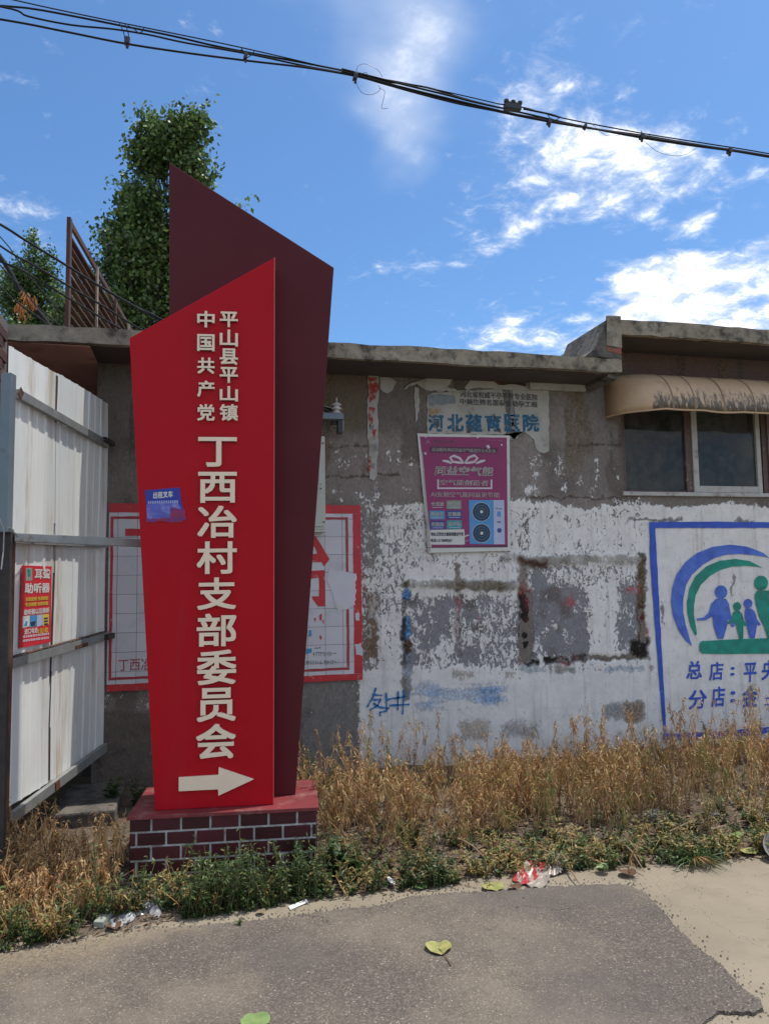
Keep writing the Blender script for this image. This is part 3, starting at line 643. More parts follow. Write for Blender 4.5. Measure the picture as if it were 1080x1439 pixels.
MB().box(xe-.02, xe-.002, EV+.2, DW+.01, zs+.1, zs2-.01).build('step_riser', M['upper'], bld)
# pale lintel board under the eave (a cement fillet)
sheet('cement_fillet', WALL, ragged([(742, 533), (820, 536), (820, 551), (742, 548)], .5, 20, 8), M['paper'], bld, .012, .03)
# ---------------- window
win = MB(); fr = M['frame']
wo = empty('window', (wx0, DW, wz0), 'wide aluminium window under the tan awning, grey panes', None); wo.parent = bld; wo.location = Vector((wx0, DW, wz0))-WLOC[bld.name]
for k in ('label',):
    if k in wo: del wo[k]
def wbox(x0, x1, z0, z1, y0, y1, name, m): return MB().box(x0, x1, y0, y1, z0, z1).build(name, m, wo, bevel=.002)
R = M['brownframe']
wbox(wx0+.001, wx0+.035, wz0+.03, wz1-.005, DW+.012, DW+.06, 'frame', R); wbox(wx1-.05, wx1-.001, wz0+.03, wz1-.005, DW+.012, DW+.06, 'frame', R)
wbox(wx0+.036, wx1-.051, wz1-.04, wz1-.005, DW+.012, DW+.06, 'frame', R)
wbox(wx0-.02, wx1+.02, wz0-.003, wz0+.028, DW-.028, DW+.06, 'sill', M['frame'])
xm0, xm1 = xw(963, 640), xw(971, 640); wbox(xm0, xm1, wz0+.03, wz1-.042, DW+.002, DW+.05, 'mullion', R)
xs0, xs1 = xm1+.004, xw(1067, 640)
sash = empty('sash', (xs0, DW, wz0), None, None); sash.parent = wo; sash.location = Vector((xs0, DW, wz0))-Vector((wx0, DW, wz0))
def sbox(x0, x1, z0, z1, nm, m, y0=-.012, y1=.03): return MB().box(x0, x1, DW+y0, DW+y1, z0, z1).build(nm, m, wo, bevel=.002)
bpy.data.objects.remove(sash)
sbox(xs0, xs0+.05, wz0+.031, wz1-.045, 'sash_stile', M['frame']); sbox(xs1-.04, xs1, wz0+.031, wz1-.045, 'sash_stile', M['frame'])
sbox(xs0+.051, xs1-.041, wz0+.031, wz0+.085, 'sash_rail', M['frame']); sbox(xs0+.051, xs1-.041, wz1-.08, wz1-.045, 'sash_rail', M['frame'])
sbox(wx0+.036, xm0-.001, wz0+.03, wz0+.045, 'sash_rail', M['brownframe'], .01, .04)
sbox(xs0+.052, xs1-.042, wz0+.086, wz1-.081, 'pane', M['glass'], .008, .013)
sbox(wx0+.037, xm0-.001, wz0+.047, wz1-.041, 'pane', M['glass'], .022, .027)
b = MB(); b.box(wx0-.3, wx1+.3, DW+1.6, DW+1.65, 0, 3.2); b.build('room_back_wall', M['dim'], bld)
MB().box(wx0+.05, xm0-.02, DW+.10, DW+.11, wz0+.02, zw(920, 622)).build('reflection_board', M['pane_reflection'], wo)  # added boards behind both panes, cut to the outline of a reflection
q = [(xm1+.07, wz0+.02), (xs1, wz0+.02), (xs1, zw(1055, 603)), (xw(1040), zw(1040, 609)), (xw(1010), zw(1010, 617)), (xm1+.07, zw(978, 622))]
MB().prism([(x, DW+.10, z) for x, z in q], (0, .01, 0)).build('reflection_board', M['pane_reflection'], wo)
# ---------------- awning over the window
def awning_mat():
    m = M['awn']; t = NT(m.node_tree); b = t.n['Principled BSDF']; src = b.inputs['Base Color'].links[0].from_socket
    a = t.new('ShaderNodeAttribute'); a.attribute_name = 'hem'; P = t.new('ShaderNodeNewGeometry').outputs['Position']
    mp = t.new('ShaderNodeMapping'); t.l.new(P, mp.inputs[0]); mp.inputs['Scale'].default_value = (2.2, 1, .8)
    f = t.mapr(t.math('ADD', a.outputs['Fac'], t.math('MULTIPLY', t.math('SUBTRACT', t.noise(14, 7, .75, mp.outputs[0]), .5), 1.2)), .76, .94, 0, .9)
    t.l.new(t.mix(f, src, (.045, .04, .035)), b.inputs['Base Color'])
    f2 = t.mapr(t.noise(9, 5, .7, mp.outputs[0]), .5, .7, 0, .4); c2 = t.mix(f2, b.inputs['Base Color'].links[0].from_socket, (.30, .20, .13)); t.l.new(c2, b.inputs['Base Color'])
awning_mat()
ax0, ax1 = xw(849, 560), 5.9; az0, az1 = zw(960, 584)-.0, zw(960, 533); ad = .36
az0 = WALL.uv(850, 586)[1]
awn = empty('awning', (ax0, DW, az1), None, None); awn.parent = bld; awn.location = Vector((ax0, DW, az1))-WLOC[bld.name]
nu, nv = 90, 14; Vv = []; hem = []
for i in range(nu+1):
    s = i/nu; x = ax0+(ax1-ax0)*s
    edge_r = min(1, (x-ax0)/.30); e = math.sqrt(max(0, 1-(1-edge_r)**2))   # rounded end
    for j in range(nv+1):
        v = j/nv; th = v*pi/2
        y = DW-.005-ad*sin(th)*max(e, .03); z = az0+(az1-az0)*cos(th)*(1 if True else 1)
        z = az0+.02*(1-e)*0+(az1-az0)*cos(th)**.9*(.82+.18*e)
        Vv.append((x, y-.003*sin(x*22), z+.004*sin(x*9)*v)); hem.append(v*e if x-ax0 > .2 else v*.35)
I = np.arange((nu+1)*(nv+1)).reshape(nu+1, nv+1); Fq = np.stack([I[:-1, :-1], I[1:, :-1], I[1:, 1:], I[:-1, 1:]], -1).reshape(-1, 4)
me = np_mesh('canopy_sheet', np.array(Vv)-np.array((ax0, DW, az1)), Fq, [M['awn']], smooth=True)
a = me.attributes.new('hem', 'FLOAT', 'POINT'); a.data.foreach_set('value', np.array(hem, np.float32))
o = link('canopy_sheet', me, (ax0, DW, az1), awn); so_ = o.modifiers.new('thick', 'SOLIDIFY'); so_.thickness = .006
def arc(x, r=0): return [(x, DW-.005-(ad+r)*sin(j/10*pi/2), az0+(az1+r-az0)*cos(j/10*pi/2)**.9) for j in range(11)]
for pxs in (932, 962, 1003, 1045, 1085, 1120):
    x = Frame((0, DW-.25, 0), (1, 0, 0), (0, 0, 1), (0, -1, 0)).uv(pxs, 560)[0]
    if x < ax1-.05: MB().tube(arc(x, .004), .009, 6).build('rib', mat('awning_seam', (.26, .17, .10), .6) if 'awning_seam' not in bpy.data.materials else bpy.data.materials['awning_seam'], awn)
rim = [(Vv[i*(nv+1)+nv][0], Vv[i*(nv+1)+nv][1], Vv[i*(nv+1)+nv][2]-.006*abs(sin(Vv[i*(nv+1)+nv][0]*9))) for i in range(nu+1)]
MB().tube(rim, .009, 5).build('rim', M['awn'], awn)
# ---------------- passage behind the gate and the brick pier at its side
MB().box(-5.1, xl-.003, DW+3.4, DW+3.6, -.1, 2.99).build('passage_back_wall', M['dim'], bld)
for i, (nm, mt) in enumerate((('left_wall', M['dim']),)):
    MB().box(-3.3, -3.1, 4.4, DW+3.4, -.1, 2.99).build(nm, mt, bld)
pier = empty('brick_pier', (-1.35, 4.5, 0), 'dark red brick gate pier at the left edge beside the white gate', 'pier')
x0p, x1p, y0p, y1p = -1.62, -1.055, 4.3, 4.7
MB().box(x0p, x1p, y0p, y1p, -.05, 2.98).build('core', M['dim'], pier)
bk = MB().box(-.118, .118, -.006, .006, -.027, .027).build('brick', M['redbrick'], pier, loc=(0, 0, 0)); bpy.data.objects[bk.name].location = Vector((x0p+.13, y0p-.006, .05))-WLOC[pier.name]
first = True
for r in range(46):
    for c in range(2):
        if first: first = False; continue
        x = x0p+.13+c*.25+(.06 if r % 2 else 0); copy_of(bk, (x, y0p-.006, .05+r*.063), pier)
for r in range(46):
    copy_of(bk, (x1p+.006, y0p+.13+(.1 if r % 2 else 0), .05+r*.063), pier, (0, 0, pi/2))
# ================================================================== red direction sign on its tiled plinth
hb = .356
pf = depth_pt(316, 1139, 3.80); pf = Vector((pf.x, pf.y, 0))
BASE = Frame(pf, SU, (0, 0, 1), SN)
front = depth_pt(300, 1134, 3.865); FRONT = Frame((front.x, front.y, 0), SU, (0, 0, 1), SN)
rear = depth_pt(415, 1117, 4.07); REAR = Frame((rear.x, rear.y, 0), SU, (0, 0, 1), SN)
sign = empty('direction_sign', tuple(pf), 'tall angular red and maroon sign with cream Chinese lettering and arrow on a tiled plinth', 'sign')
u0, u1 = BASE.uv(180, 1143)[0], BASE.uv(447, 1135)[0]; dp = .52
MB().fbox(BASE, u0+.012, u1-.012, -.06, hb-.02, -dp+.012, -.012).build('plinth', M['grout'], sign)
MB().fbox(BASE, u0-.004, u1+.004, hb-.019, hb, -dp-.004, .006).build('cap', M['redtop'], sign, bevel=.003)
tw, th_, jt = .131, .0565, .0105
tile_me = MB().obox((0, 0, 0), (1, 0, 0), (0, 1, 0), (0, 0, 1), tw/2, .006, th_/2).build('brick', M['brick'], sign, bevel=.0015, loc=(0, 0, 0))
proto_used = False
def put_tile(face, a0, a1, z0, z1):
    """one glazed tile on face 0 front, 1 right, 2 left, 3 back, spanning a0..a1 along it"""
    global proto_used
    um, zm = (a0+a1)/2, (z0+z1)/2
    if face in (0, 3): p = BASE.P(um, zm, -.0125 if face == 0 else -dp+.0125); rz = SA
    else: p = BASE.P(u1-.0125 if face == 1 else u0+.0125, zm, -um); rz = SA+pi/2
    full = abs((a1-a0)-tw) < 1e-4 and abs((z1-z0)-th_) < 1e-4
    if full and not proto_used:
        tile_me.location = p-WLOC[sign.name]; tile_me.rotation_euler = (0, 0, rz); proto_used = True; WLOC[tile_me.name] = p; return
    c = copy_of(tile_me, p, sign, (0, 0, rz))
    if not full: c.scale = ((a1-a0)/tw, 1, (z1-z0)/th_)
zt_ = hb-.021
for face, (A, B) in enumerate(((u0+.013, u1-.013), (.013, dp-.013), (.013, dp-.013), (u0+.013, u1-.013))):
    for r in range(6):
        z1_ = zt_-r*(th_+jt); z0_ = z1_-th_; a = A-(tw+jt)*(.28 if r % 2 == 0 else .78)
        while a < B:
            x0, x1 = max(a, A), min(a+tw, B)
            if x1-x0 > .012: put_tile(face, x0, x1, z0_, z1_)
            a += tw+jt
red = [(182, 475), (385.5, 362), (384, 1130), (218, 1137)]
pr = ppoly(FRONT, red); thick = (FRONT.O-REAR.O).dot(SN)-.004
zb_ = hb+.001
def flat_bottom(pts, F, idx):
    for i in idx: pts[i] = Vector((pts[i].x, pts[i].y, zb_))
flat_bottom(pr, FRONT, (2, 3))
MB().prism(pr, -SN*thick).build('front_panel', M['red'], sign, bevel=.003)
MB().tube([pr[1]+SN*.001, pr[2]+SN*.001], .0028, 6).build('edge_highlight', mat('bright_edge', (.52, .05, .06), .4), sign)  # highlight along the panel edge, put in as a brighter red line
dark = [(238, 228), (469, 376), (415, 1117), (250, 1124), (238, 1124)]
pd = ppoly(REAR, dark); flat_bottom(pd, REAR, (2, 3, 4))
MB().prism(pd, -SN*.17).build('rear_panel', M['maroon'], sign, bevel=.003)
LF = FRONT
def letter(ch, x0, y0, x1, y1, bold=.028): text('character', ch, LF, pbox(LF, x0, y0, x1, y1), M['cream'], sign, .003, .014, bold*.62)
for ch, a, b in (('中', 438.5, 461.5), ('国', 471, 494.5), ('共', 503.7, 526), ('产', 536, 558.5), ('党', 569, 592)): letter(ch, 277.7, a, 302, b, .035)
for ch, a, b in (('平', 439.5, 461), ('山', 464.6, 488), ('县', 491, 513.5), ('平', 517, 539), ('山', 543.7, 565), ('镇', 569, 592)): letter(ch, 309.2, a, 334.6, b, .035)
for ch, a, b, x0, x1 in (('丁', 615, 656.5, 279, 333), ('西', 663.7, 707, 279, 333), ('冶', 711, 756, 278, 333), ('村', 761, 806.5, 277, 333), ('支', 811.5, 856.5, 277.5, 332), ('部', 862, 908, 277, 332.5), ('委', 913, 961.5, 277, 332.5), ('员', 966, 1013, 277, 331.5), ('会', 1016.5, 1065.5, 276, 331.5)):
    letter(ch, x0, a, x1, b, .030)
MB().prism(ppoly(LF, [(251.7, 1091.7), (307.3, 1088.3), (307.7, 1077.7), (356.7, 1094.3), (307.3, 1117.3), (306.7, 1108.3), (251.7, 1111)], .002), SN*.014).build('arrow', M['cream'], sign, bevel=.001)
# blue sticker on it
st = empty('advert_sticker', tuple(LF.px(205, 733)), 'small blue forklift rental sticker with smeared lower half on the red sign', 'sticker')
sheet('backing', LF, [(203.5, 689), (252.5, 685), (255, 708), (258, 716), (240, 722), (207, 722)], M['navy'], st, .001, .0008)
sheet('smear', LF, ragged([(206, 709), (250, 706), (256, 716), (246, 722), (238, 731), (206, 731.5)], 1., 3, 3), M['smear'], st, .002, .0005)
sheet('smear', LF, ragged([(240, 713), (260, 717), (262, 730), (252, 734), (236, 733), (205, 734), (206, 729), (238, 728)], 1.2, 3, 4), M['smearp'], st, .0027, .0005)
text('lettering', '出租叉车', LF, pbox(LF, 215.5, 690.5, 243, 700), M['paperw'], st, .0022, 0, .03, skew=.07)
r = random.Random(5); mb = MB()
for i in range(14):
    x = 208+i*3.1; mb.add(ppoly(LF, [(x, 704.2-i*.09), (x+2, 704.1-i*.09), (x+2, 708-i*.09), (x, 708.1-i*.09)], .0032), [(0, 1, 2, 3)])
mb.build('lettering', mat('smeared_lettering', (.32, .36, .62), .5), st)

# ================================================================== white steel gate
gt = empty('metal_gate', (GN.x, GN.y, 0), 'white corrugated steel gate standing open with grey rails, left of the red sign', 'gate')
def gs(px, py=800): return GATE.uv(px, py)[0]
LG = (GF-GN).length
ztop = GATE.uv(40, 498)[1]; zbot = GATE.uv(75, 1095)[1]
def corr(name, s0, s1, z0, z1, t0=0., t1=0., phase=0):
    """corrugated sheet with narrow ribs; the top corners may lift by t0,t1"""
    m = MB(); prof = []; s = s0; k = 0; per = .205
    ribs = []; q = s0+.03+phase
    while q < s1: ribs.append(q); q += per/2
    pts = [(s0, 0)]
    for i, q in enumerate(ribs):
        d = .006 if i % 2 == 0 else .003
        w = .012 if i % 2 == 0 else .006
        for a, b in ((q-w-.008, 0), (q-w, d), (q+w, d), (q+w+.008, 0)):
            if s0 < a < s1: pts.append((a, b))
    pts.append((s1, 0)); n = len(pts)
    vs = []; N = 8
    for j in range(N+1):
        z = j/N
        for (a, b) in pts:
            f = (a-s0)/(s1-s0); zz = z0+(z1-z0)*z
            if j == N: zz += t0*(1-f)+t1*f
            lift = .03*max(0, z-.86)/.14*(f*0) 
            vs.append(GATE.P(a, zz, b+.004*sin(z*9+a*5)+lift))
    fs = [(j*n+i, j*n+i+1, (j+1)*n+i+1, (j+1)*n+i) for j in range(N) for i in range(n-1)]
    o = m.add(vs, fs).build(name, M['white'], gt); md = o.modifiers.new('thick', 'SOLIDIFY'); md.thickness = .0015; return o
s_seam = gs(75); zt0 = GATE.uv(6, 482)[1]; zt1 = GATE.uv(74, 521)[1]; zt2 = GATE.uv(76, 521)[1]; zt3 = GATE.uv(149, 566)[1]
corr('sheet', -.01, s_seam-.002, zbot, ztop, zt0-ztop, zt1-ztop)
corr('sheet', s_seam+.003, LG-.03, zbot, ztop, zt2-ztop, zt3-ztop, .03)
corr('sheet', s_seam-.015, s_seam+.014, zbot+.005, ztop-.02).data.materials[0] = M['darkrust']
def rail(p0, p1, h, w0, w1, mt, name='rail'):
    a = GATE.uv(*p0, .03); b = GATE.uv(*p1, .03)
    A = GATE.P(a[0], a[1], (w0+w1)/2); B = GATE.P(b[0], b[1], (w0+w1)/2); d = (B-A); L = d.length; d.normalize(); up = GATE.N.cross(d).normalized()
    return MB().obox((A+B)/2, d, up, GATE.N, L/2, h/2, (w1-w0)/2).build(name, mt, gt, bevel=.002)
rail((27, 553), (153, 625), .048, .010, .034, M['galv']); rail((17, 757), (151, 765), .045, .010, .032, M['galv'])
rail((16, 933), (155, 893), .052, .010, .034, M['galv']); rail((20, 1148), (150, 1050), .055, .010, .036, M['galv'])
# rust streak pieces, hinge and bolt on the rails
rail((17, 923), (150, 887), .004, .012, .036, M['rust'], 'rust_edge')
rail((105, 910), (122, 905), .022, .035, .040, M['rust'], 'patch_plate'); rail((146, 896), (158, 892), .035, .0, .06, M['rust'], 'hinge')
rail((76, 1106), (82, 1101), .05, .037, .042, M['rust'], 'hinge'); rail((145, 617), (158, 624), .03, .0, .05, M['darkrust'], 'hinge')
rail((25, 548), (29, 557), .05, .036, .042, M['rust'], 'patch_plate')
def upright(p_top, p_bot, w, off0, off1, mt, name='post'):
    a = GATE.uv(*p_top, off1); b = GATE.uv(*p_bot, off1); um = (a[0]+b[0])/2
    return MB().fbox(GATE, um-w/2, um+w/2, b[1], a[1], off0, off1).build(name, mt, gt, bevel=.003)
upright((19, 525), (15, 748), .055, .016, .066, M['bluegrey'])
upright((17, 752), (14, 1150), .035, .016, .05, M['rust'])
MB().tube([GATE.px(10, 738, .05), GATE.px(14, 742, .07), GATE.px(24, 752, .075), GATE.px(38, 762, .06), GATE.px(48, 762, .03)], .003, 5).build('tie_wire', M['galv'], gt)
MB().tube([GATE.px(0, 730, .06), GATE.px(6, 745, .06), GATE.px(5, 775, .05), GATE.px(2, 800, .05)], .003, 5).build('tie_wire', M['plastic'], gt)
# the hearing aid poster on the gate
hp = empty('hearing_aid_poster', tuple(GATE.px(50, 910)), 'narrow bright red poster with white and yellow Chinese text on the white gate', 'poster')
GO = .008
def gp(pts, m, name, off, mb=None): return sheet(name, GATE, pts, m, hp, GO+off, .0006, mb)
gp([(31, 794.5), (73, 796), (71.5, 902.5), (27, 911)], M['adred'], 'backing', .0)
def gtext(t, x0, y0, x1, y1, m, bold=.03): text('lettering', t, GATE, pbox(GATE, x0, y0, x1, y1, GO), m, hp, GO+.0022, 0, bold, skew=-.0)
gtext('耳聋', 48.5, 799, 70.5, 813.5, M['paperw']); gtext('助听器', 34.5, 819, 69.5, 833.5, M['paperw'])
gtext('全国连锁 免费验配', 35.5, 838.5, 67.5, 844, M['yel']); gtext('专业验配 免费试戴', 35, 846, 67.5, 851.5, M['yel'])
gtext('助听器以旧换新', 33, 855, 69, 863, M['paperw']); gtext('进口电池', 34, 882.5, 52.5, 890.5, M['paperw']); gtext('1元1粒', 53.5, 882, 67.5, 889.5, M['yel'])
mb = MB()
rr = random.Random(3)
for (yy, x0, x1) in ((893.5, 32.5, 68.5), (899, 32, 68)):
    x = x0
    while x < x1:
        h = 3.1; y = yy-(x-32)*.13; gp([(x, y), (x+1.5, y-.1), (x+1.5, y+h-.1), (x, y+h)], None, '', .0013, mb); x += rr.choice((2.0, 2.2, 2.6))
mb.build('small_print', M['pinkp'], hp)
gp([(36.5, 798), (45.5, 798), (45.5, 816), (36.5, 816)], M['foam'], 'photo', .0011); gp([(38.5, 800), (43.5, 800), (43, 809), (40, 810)], M['greenp'], 'emblem', .0019)
for x0, x1, m_ in ((32, 42, 'paperw'), (42.3, 52, 'cy'), (52.3, 60.5, 'lilac'), (60.8, 69, 'yel')): gp([(x0, 866-(x0-32)*.09), (x1, 866-(x1-32)*.09), (x1-.3, 881-(x1-32)*.1), (x0-.3, 883-(x0-32)*.1)], M[m_], 'photo', .0011)
gp([(34, 879), (37, 872), (39, 874), (38, 880)], M['cy'], 'emblem', .0019); gp([(43, 874), (51, 872.5), (49, 879), (44, 880)], M['fan'], 'emblem', .0019)
for k in range(3): gp([(62, 868.5+k*4-.4), (67.5, 868+k*4-.5), (67.5, 870.5+k*4-.5), (62, 871+k*4-.4)], M['fan'], 'emblem', .0019)
# dark steel post outside the gate, horizontal brace to the sign
po = depth_pt(6, 950, 3.72)
gatepost = MB().box(po.x-.05, po.x+.022, po.y-.03, po.y+.03, -.05, HC+(818-742)*3.72/1081).build('steel_post', M['darkrust'], bevel=.004)
tag(gatepost, 'short dark rusty steel post at the left edge, standing in front of the white gate', 'post')
a, b = depth_pt(20, 755, 3.80), depth_pt(232, 765, 4.19); d = (b-a).normalized()
br = MB().obox((a+b)/2, d, Vector((0, 0, 1)), d.cross(Vector((0, 0, 1))), (b-a).length/2, .021, .02).build('brace_bar', M['galv'], bevel=.003)
tag(br, 'horizontal grey steel bar running from the gate post to behind the red sign', 'bar')
# ================================================================== tiled mural panel
tp = empty('tiled_panel', (WALL.px(155, 972)), 'white tiled wall panel with red painted border half hidden behind the red sign', 'panel')
tx0, tx1 = xw(152, 840), xw(507, 830); tz0, tz1 = zw(330, 963), zw(330, 709)
MB().box(tx0, tx1, DW-.012, DW-.0035, tz0, tz1).build('mortar_bed', M['joint'], tp)
pt = .1285; ax_, az_ = xw(480.5, 800), zw(480, 754.5); gp_ = .0028
t0 = MB().obox((0, 0, 0), (1, 0, 0), (0, 1, 0), (0, 0, 1), (pt-gp_)/2, .003, (pt-gp_)/2).build('tile', M['tile'], tp, loc=(0, 0, 0)); used = False
tr_ = random.Random(2)
for i in range(-20, 4):
    for j in range(-12, 4):
        a0, a1 = max(ax_+i*pt+gp_/2, tx0+.001), min(ax_+(i+1)*pt-gp_/2, tx1-.001); b0, b1 = max(az_+j*pt+gp_/2, tz0+.001), min(az_+(j+1)*pt-gp_/2, tz1-.001)
        if a1-a0 < .01 or b1-b0 < .01: continue
        p = ((a0+a1)/2, DW-.0135-tr_.uniform(0, .0009), (b0+b1)/2)
        c = t0 if not used else copy_of(t0, p, tp); used = True
        c.location = Vector(p)-WLOC[tp.name]; WLOC[c.name] = Vector(p); c.scale = ((a1-a0)/(pt-gp_), 1, (b1-b0)/(pt-gp_)); c.rotation_euler = (tr_.uniform(-.004, .004), 0, tr_.uniform(-.004, .004))
TO = .0185
def band(x0, x1, z0, z1, m, nm='border'):
    pts = [(x0, z0), (x1, z0), (x1, z1), (x0, z1)]; pts = ragged(pts, .0018, .05, int(abs(x0*97+z0*31)*10))
    return MB().prism([WALL.P(x, z, TO) for x, z in pts], (0, -.0008, 0)).build(nm, m, tp)
bw = .062; rb = M['signred']; db = M['darkred']
band(tx0, tx1, tz1-bw, tz1, rb); band(tx0, tx1, tz0, tz0+.045, rb); band(tx1-bw*.95, tx1, tz0+.046, tz1-bw-.001, rb)
i0, i1 = tx0+.012, tx1-bw-.032; j0, j1 = tz0+.045+.028, tz1-bw-.026
band(i0, i0+.018, j0, j1, rb); band(i0+.019, i1, j1-.018, j1, db); band(i0+.019, i1, j0, j0+.018, db); band(i1-.018, i1, j0+.019, j1-.45, db); band(i1-.018, i1, j1-.449, j1-.019, db)
# worn-away paint: pale ragged patches over the border and the torn film
for pts, s in (([(463, 800), (500, 806), (499, 850), (482, 857), (474, 862), (468, 835), (459, 815)], 1), ([(498, 905), (508, 903), (509, 922), (500, 920)], 2), ([(499, 862), (504, 860), (505, 872), (500, 872)], 3), ([(474, 848), (480, 846), (483, 856), (476, 858)], 4)):
    sheet('torn_film', WALL, ragged(pts, 1.4, 4, s), M['tile'] if s != 4 else M['paperw'], tp, TO+(.0012 if s != 4 else .0024), .0008)
def red_poly(pts, m='signred', a=.3, s=1): sheet('character', WALL, ragged(pts, a, 9, s), M[m], tp, TO, .001)
red_poly([(415, 758), (443, 753.5), (452, 767), (463, 786), (455, 796), (452, 790), (415, 790), (415, 780), (446, 778), (442, 768), (415, 770)])
red_poly([(415, 802), (456, 801), (457, 852), (447, 852), (440, 843), (438, 838), (448, 838), (448, 812), (415, 813)], a=1.0)
red_poly([(176, 743), (205, 743), (205, 753), (190, 753), (176, 753)]); red_poly([(210, 770), (300, 770), (300, 782), (262, 782), (262, 850), (248, 850), (248, 782), (210, 782)])
text('character', '丁西冶村', WALL, pbox(WALL, 167, 924.5, 229, 941.5), M['darkred'], tp, TO+.0008, 0, -.002)
rr = random.Random(9); mb = MB()
def marks(mb, F, x0, x1, y0, h, slope, off, r, step=(2.6, 3.6)):
    x = x0
    while x < x1:
        w = 1.9; y = y0+(x-x0)*slope
        for k in range(2):
            if r.random() < .8: yy = y+r.uniform(0, h*.6); mb.add(ppoly(F, [(x, yy), (x+w, yy), (x+w, yy+.8), (x, yy+.8)], off), [(0, 1, 2, 3)])
        if r.random() < .9: xx = x+r.uniform(0, 1.2); mb.add(ppoly(F, [(xx, y), (xx+.7, y), (xx+.7, y+h), (xx, y+h)], off), [(0, 1, 2, 3)])
        x += r.uniform(*step)
marks(mb, WALL, 440, 473, 916, 6, 0, TO+.0006, rr); marks(mb, WALL, 430, 472, 928, 6, 0, TO+.0006, rr); marks(mb, WALL, 442, 450, 909, 3, 0, TO+.0006, rr)
mb.build('small_print', M['greyp'], tp)
for pts in ([(430, 912), (438, 911), (438, 917), (430, 919)], [(434, 886), (437, 885), (438, 893), (434, 895)]): red_poly(pts, 'cy', .8)
for pts in ([(449, 864), (452, 862), (452, 872), (449, 871)], [(441, 868), (444, 869), (443, 874)], [(453, 872), (455, 871), (455, 878)], [(449, 893), (451, 893), (452, 898), (450, 899)]): red_poly(pts, 'adred', .6)
# ================================================================== meter box, insulator bracket
mbx = empty('meter_box', WALL.px(440, 745), 'pale cream meter box on the wall, mostly hidden behind the maroon sign panel', 'meter box')
X0, X1 = WALL.uv(402, 680, .14)[0], WALL.uv(457, 680, .14)[0]; Z0, Z1 = WALL.uv(450, 744, .14)[1], WALL.uv(453, 613, .14)[1]
MB().box(X0, X1, DW-.14, DW-.004, Z0, Z1).build('case', M['box'], mbx, bevel=.004)
MB().box(X0+.012, X1-.012, DW-.148, DW-.141, Z0+.02, Z1-.012).build('door', M['box'], mbx, bevel=.003)
DF = Frame((0, DW-.148, 0), (1, 0, 0), (0, 0, 1), (0, -1, 0))
for (x, y) in ((453.5, 623), (455, 733.5)): p = DF.px(x, y); MB().lathe(p, [(.006, 0), (.006, .004)], 10, (0, -1, 0)).build('screw', M['blackp'], mbx)
c_ = DF.px(450.5, 681); MB().fbox(DF, c_.x-.012, c_.x+.012, c_.z-.06, c_.z+.055, .0, .003).build('lock_plate', M['box'], mbx, bevel=.001)
MB().lathe(DF.px(450.5, 686.5, .003), [(.006, 0), (.006, .003)], 10, (0, -1, 0)).build('lock', M['blackp'], mbx); MB().lathe(DF.px(450.5, 680.5, .003), [(.004, 0), (.004, .003)], 10, (0, -1, 0)).build('lock', M['blackp'], mbx)
MB().box(X0-.004, X1+.002, DW-.146, DW-.002, Z0-.018, Z0-.001).build('ledge', M['box'], mbx, bevel=.002)
ib = empty('insulator_bracket', WALL.px(465, 590), 'white two-shed porcelain insulator on a steel bracket under the eave, beside the sign', 'insulator')
IF = Frame((0, DW-.16, 0), (1, 0, 0), (0, 0, 1), (0, -1, 0))
pa, pb_ = IF.px(448, 585), IF.px(482, 585); MB().box(pa.x, pb_.x, DW-.19, DW-.13, pa.z-.022, pa.z+.022).build('bracket', M['bluegrey'], ib, bevel=.002)
MB().box(pb_.x-.05, pb_.x-.01, DW-.13, DW-.002, pa.z-.02, pa.z+.015).build('arm', M['bluegrey'], ib)
pi_ = IF.px(473, 582); MB().lathe(pi_, [(.008, -.02), (.024, 0), (.034, .006), (.034, .012), (.018, .02), (.018, .028), (.036, .034), (.036, .042), (.02, .05), (.02, .058), (.034, .064), (.034, .07), (.015, .084), (.004, .088), (.004, .12)], 20).build('insulator', M['porc'], ib, smooth=False)
p1_ = IF.px(474, 591); p2_ = IF.px(481, 609); MB().box(p1_.x, p2_.x, DW-.18, DW-.12, p2_.z, p1_.z).build('clamp_box', M['blackp'], ib, bevel=.002)
MB().tube([IF.px(482, 588), IF.px(482.5, 600), IF.px(482, 606)], .0022, 5).build('cable_tail', M['porc'], ib)
MB().tube([IF.px(474, 600), IF.px(468, 598), IF.px(465, 602), IF.px(470, 606)], .002, 5).build('cable_tail', M['galv'], ib)
MB().tube([IF.px(466, 573), IF.px(456, 571), IF.px(430, 566)], .003, 5).build('cable_tail', M['galv'], ib)
# ================================================================== posters on the wall
def wsheet(name, pts, m, par, off, t=.0006, mb=None): return sheet(name, WALL, pts, M[m] if isinstance(m, str) else m, par, off, t, mb)
rs = empty('torn_red_strip', WALL.px(527, 670), 'torn vertical remnant of a red and white poster left of the hospital banner', 'torn poster')
wsheet('backing', ragged([(517, 526), (531, 526), (531, 600), (530, 668), (526, 675), (519, 673), (516, 600)], 1.4, 7, 4), 'paper', rs, .006)
for s, pts in enumerate(([(517, 529), (529, 530), (532, 542), (528, 560), (519, 566)], [(518, 572), (527, 574), (524, 590), (519, 604)], [(518, 640), (522, 642), (521, 662), (518, 664)], [(524, 604), (529, 603), (528, 618), (523, 616)])):
    wsheet('red_print', ragged(pts, 1.6, 4, s+20), mat('faded_red_print_%s' % 'abcd'[s], (.36, .05, .045), .8, 0, .3, 30, dirt=(.4, .36, .33), dscale=28, dthr=(.52, .62)), rs, .0075, .0005)
for s, (x, y) in enumerate(((520, 596), (524, 624), (521, 650))): wsheet('grey_print', ragged([(x, y), (x+6, y+1), (x+5, y+9), (x+1, y+8)], 1, 3, s), 'greyp', rs, .0086, .0004)
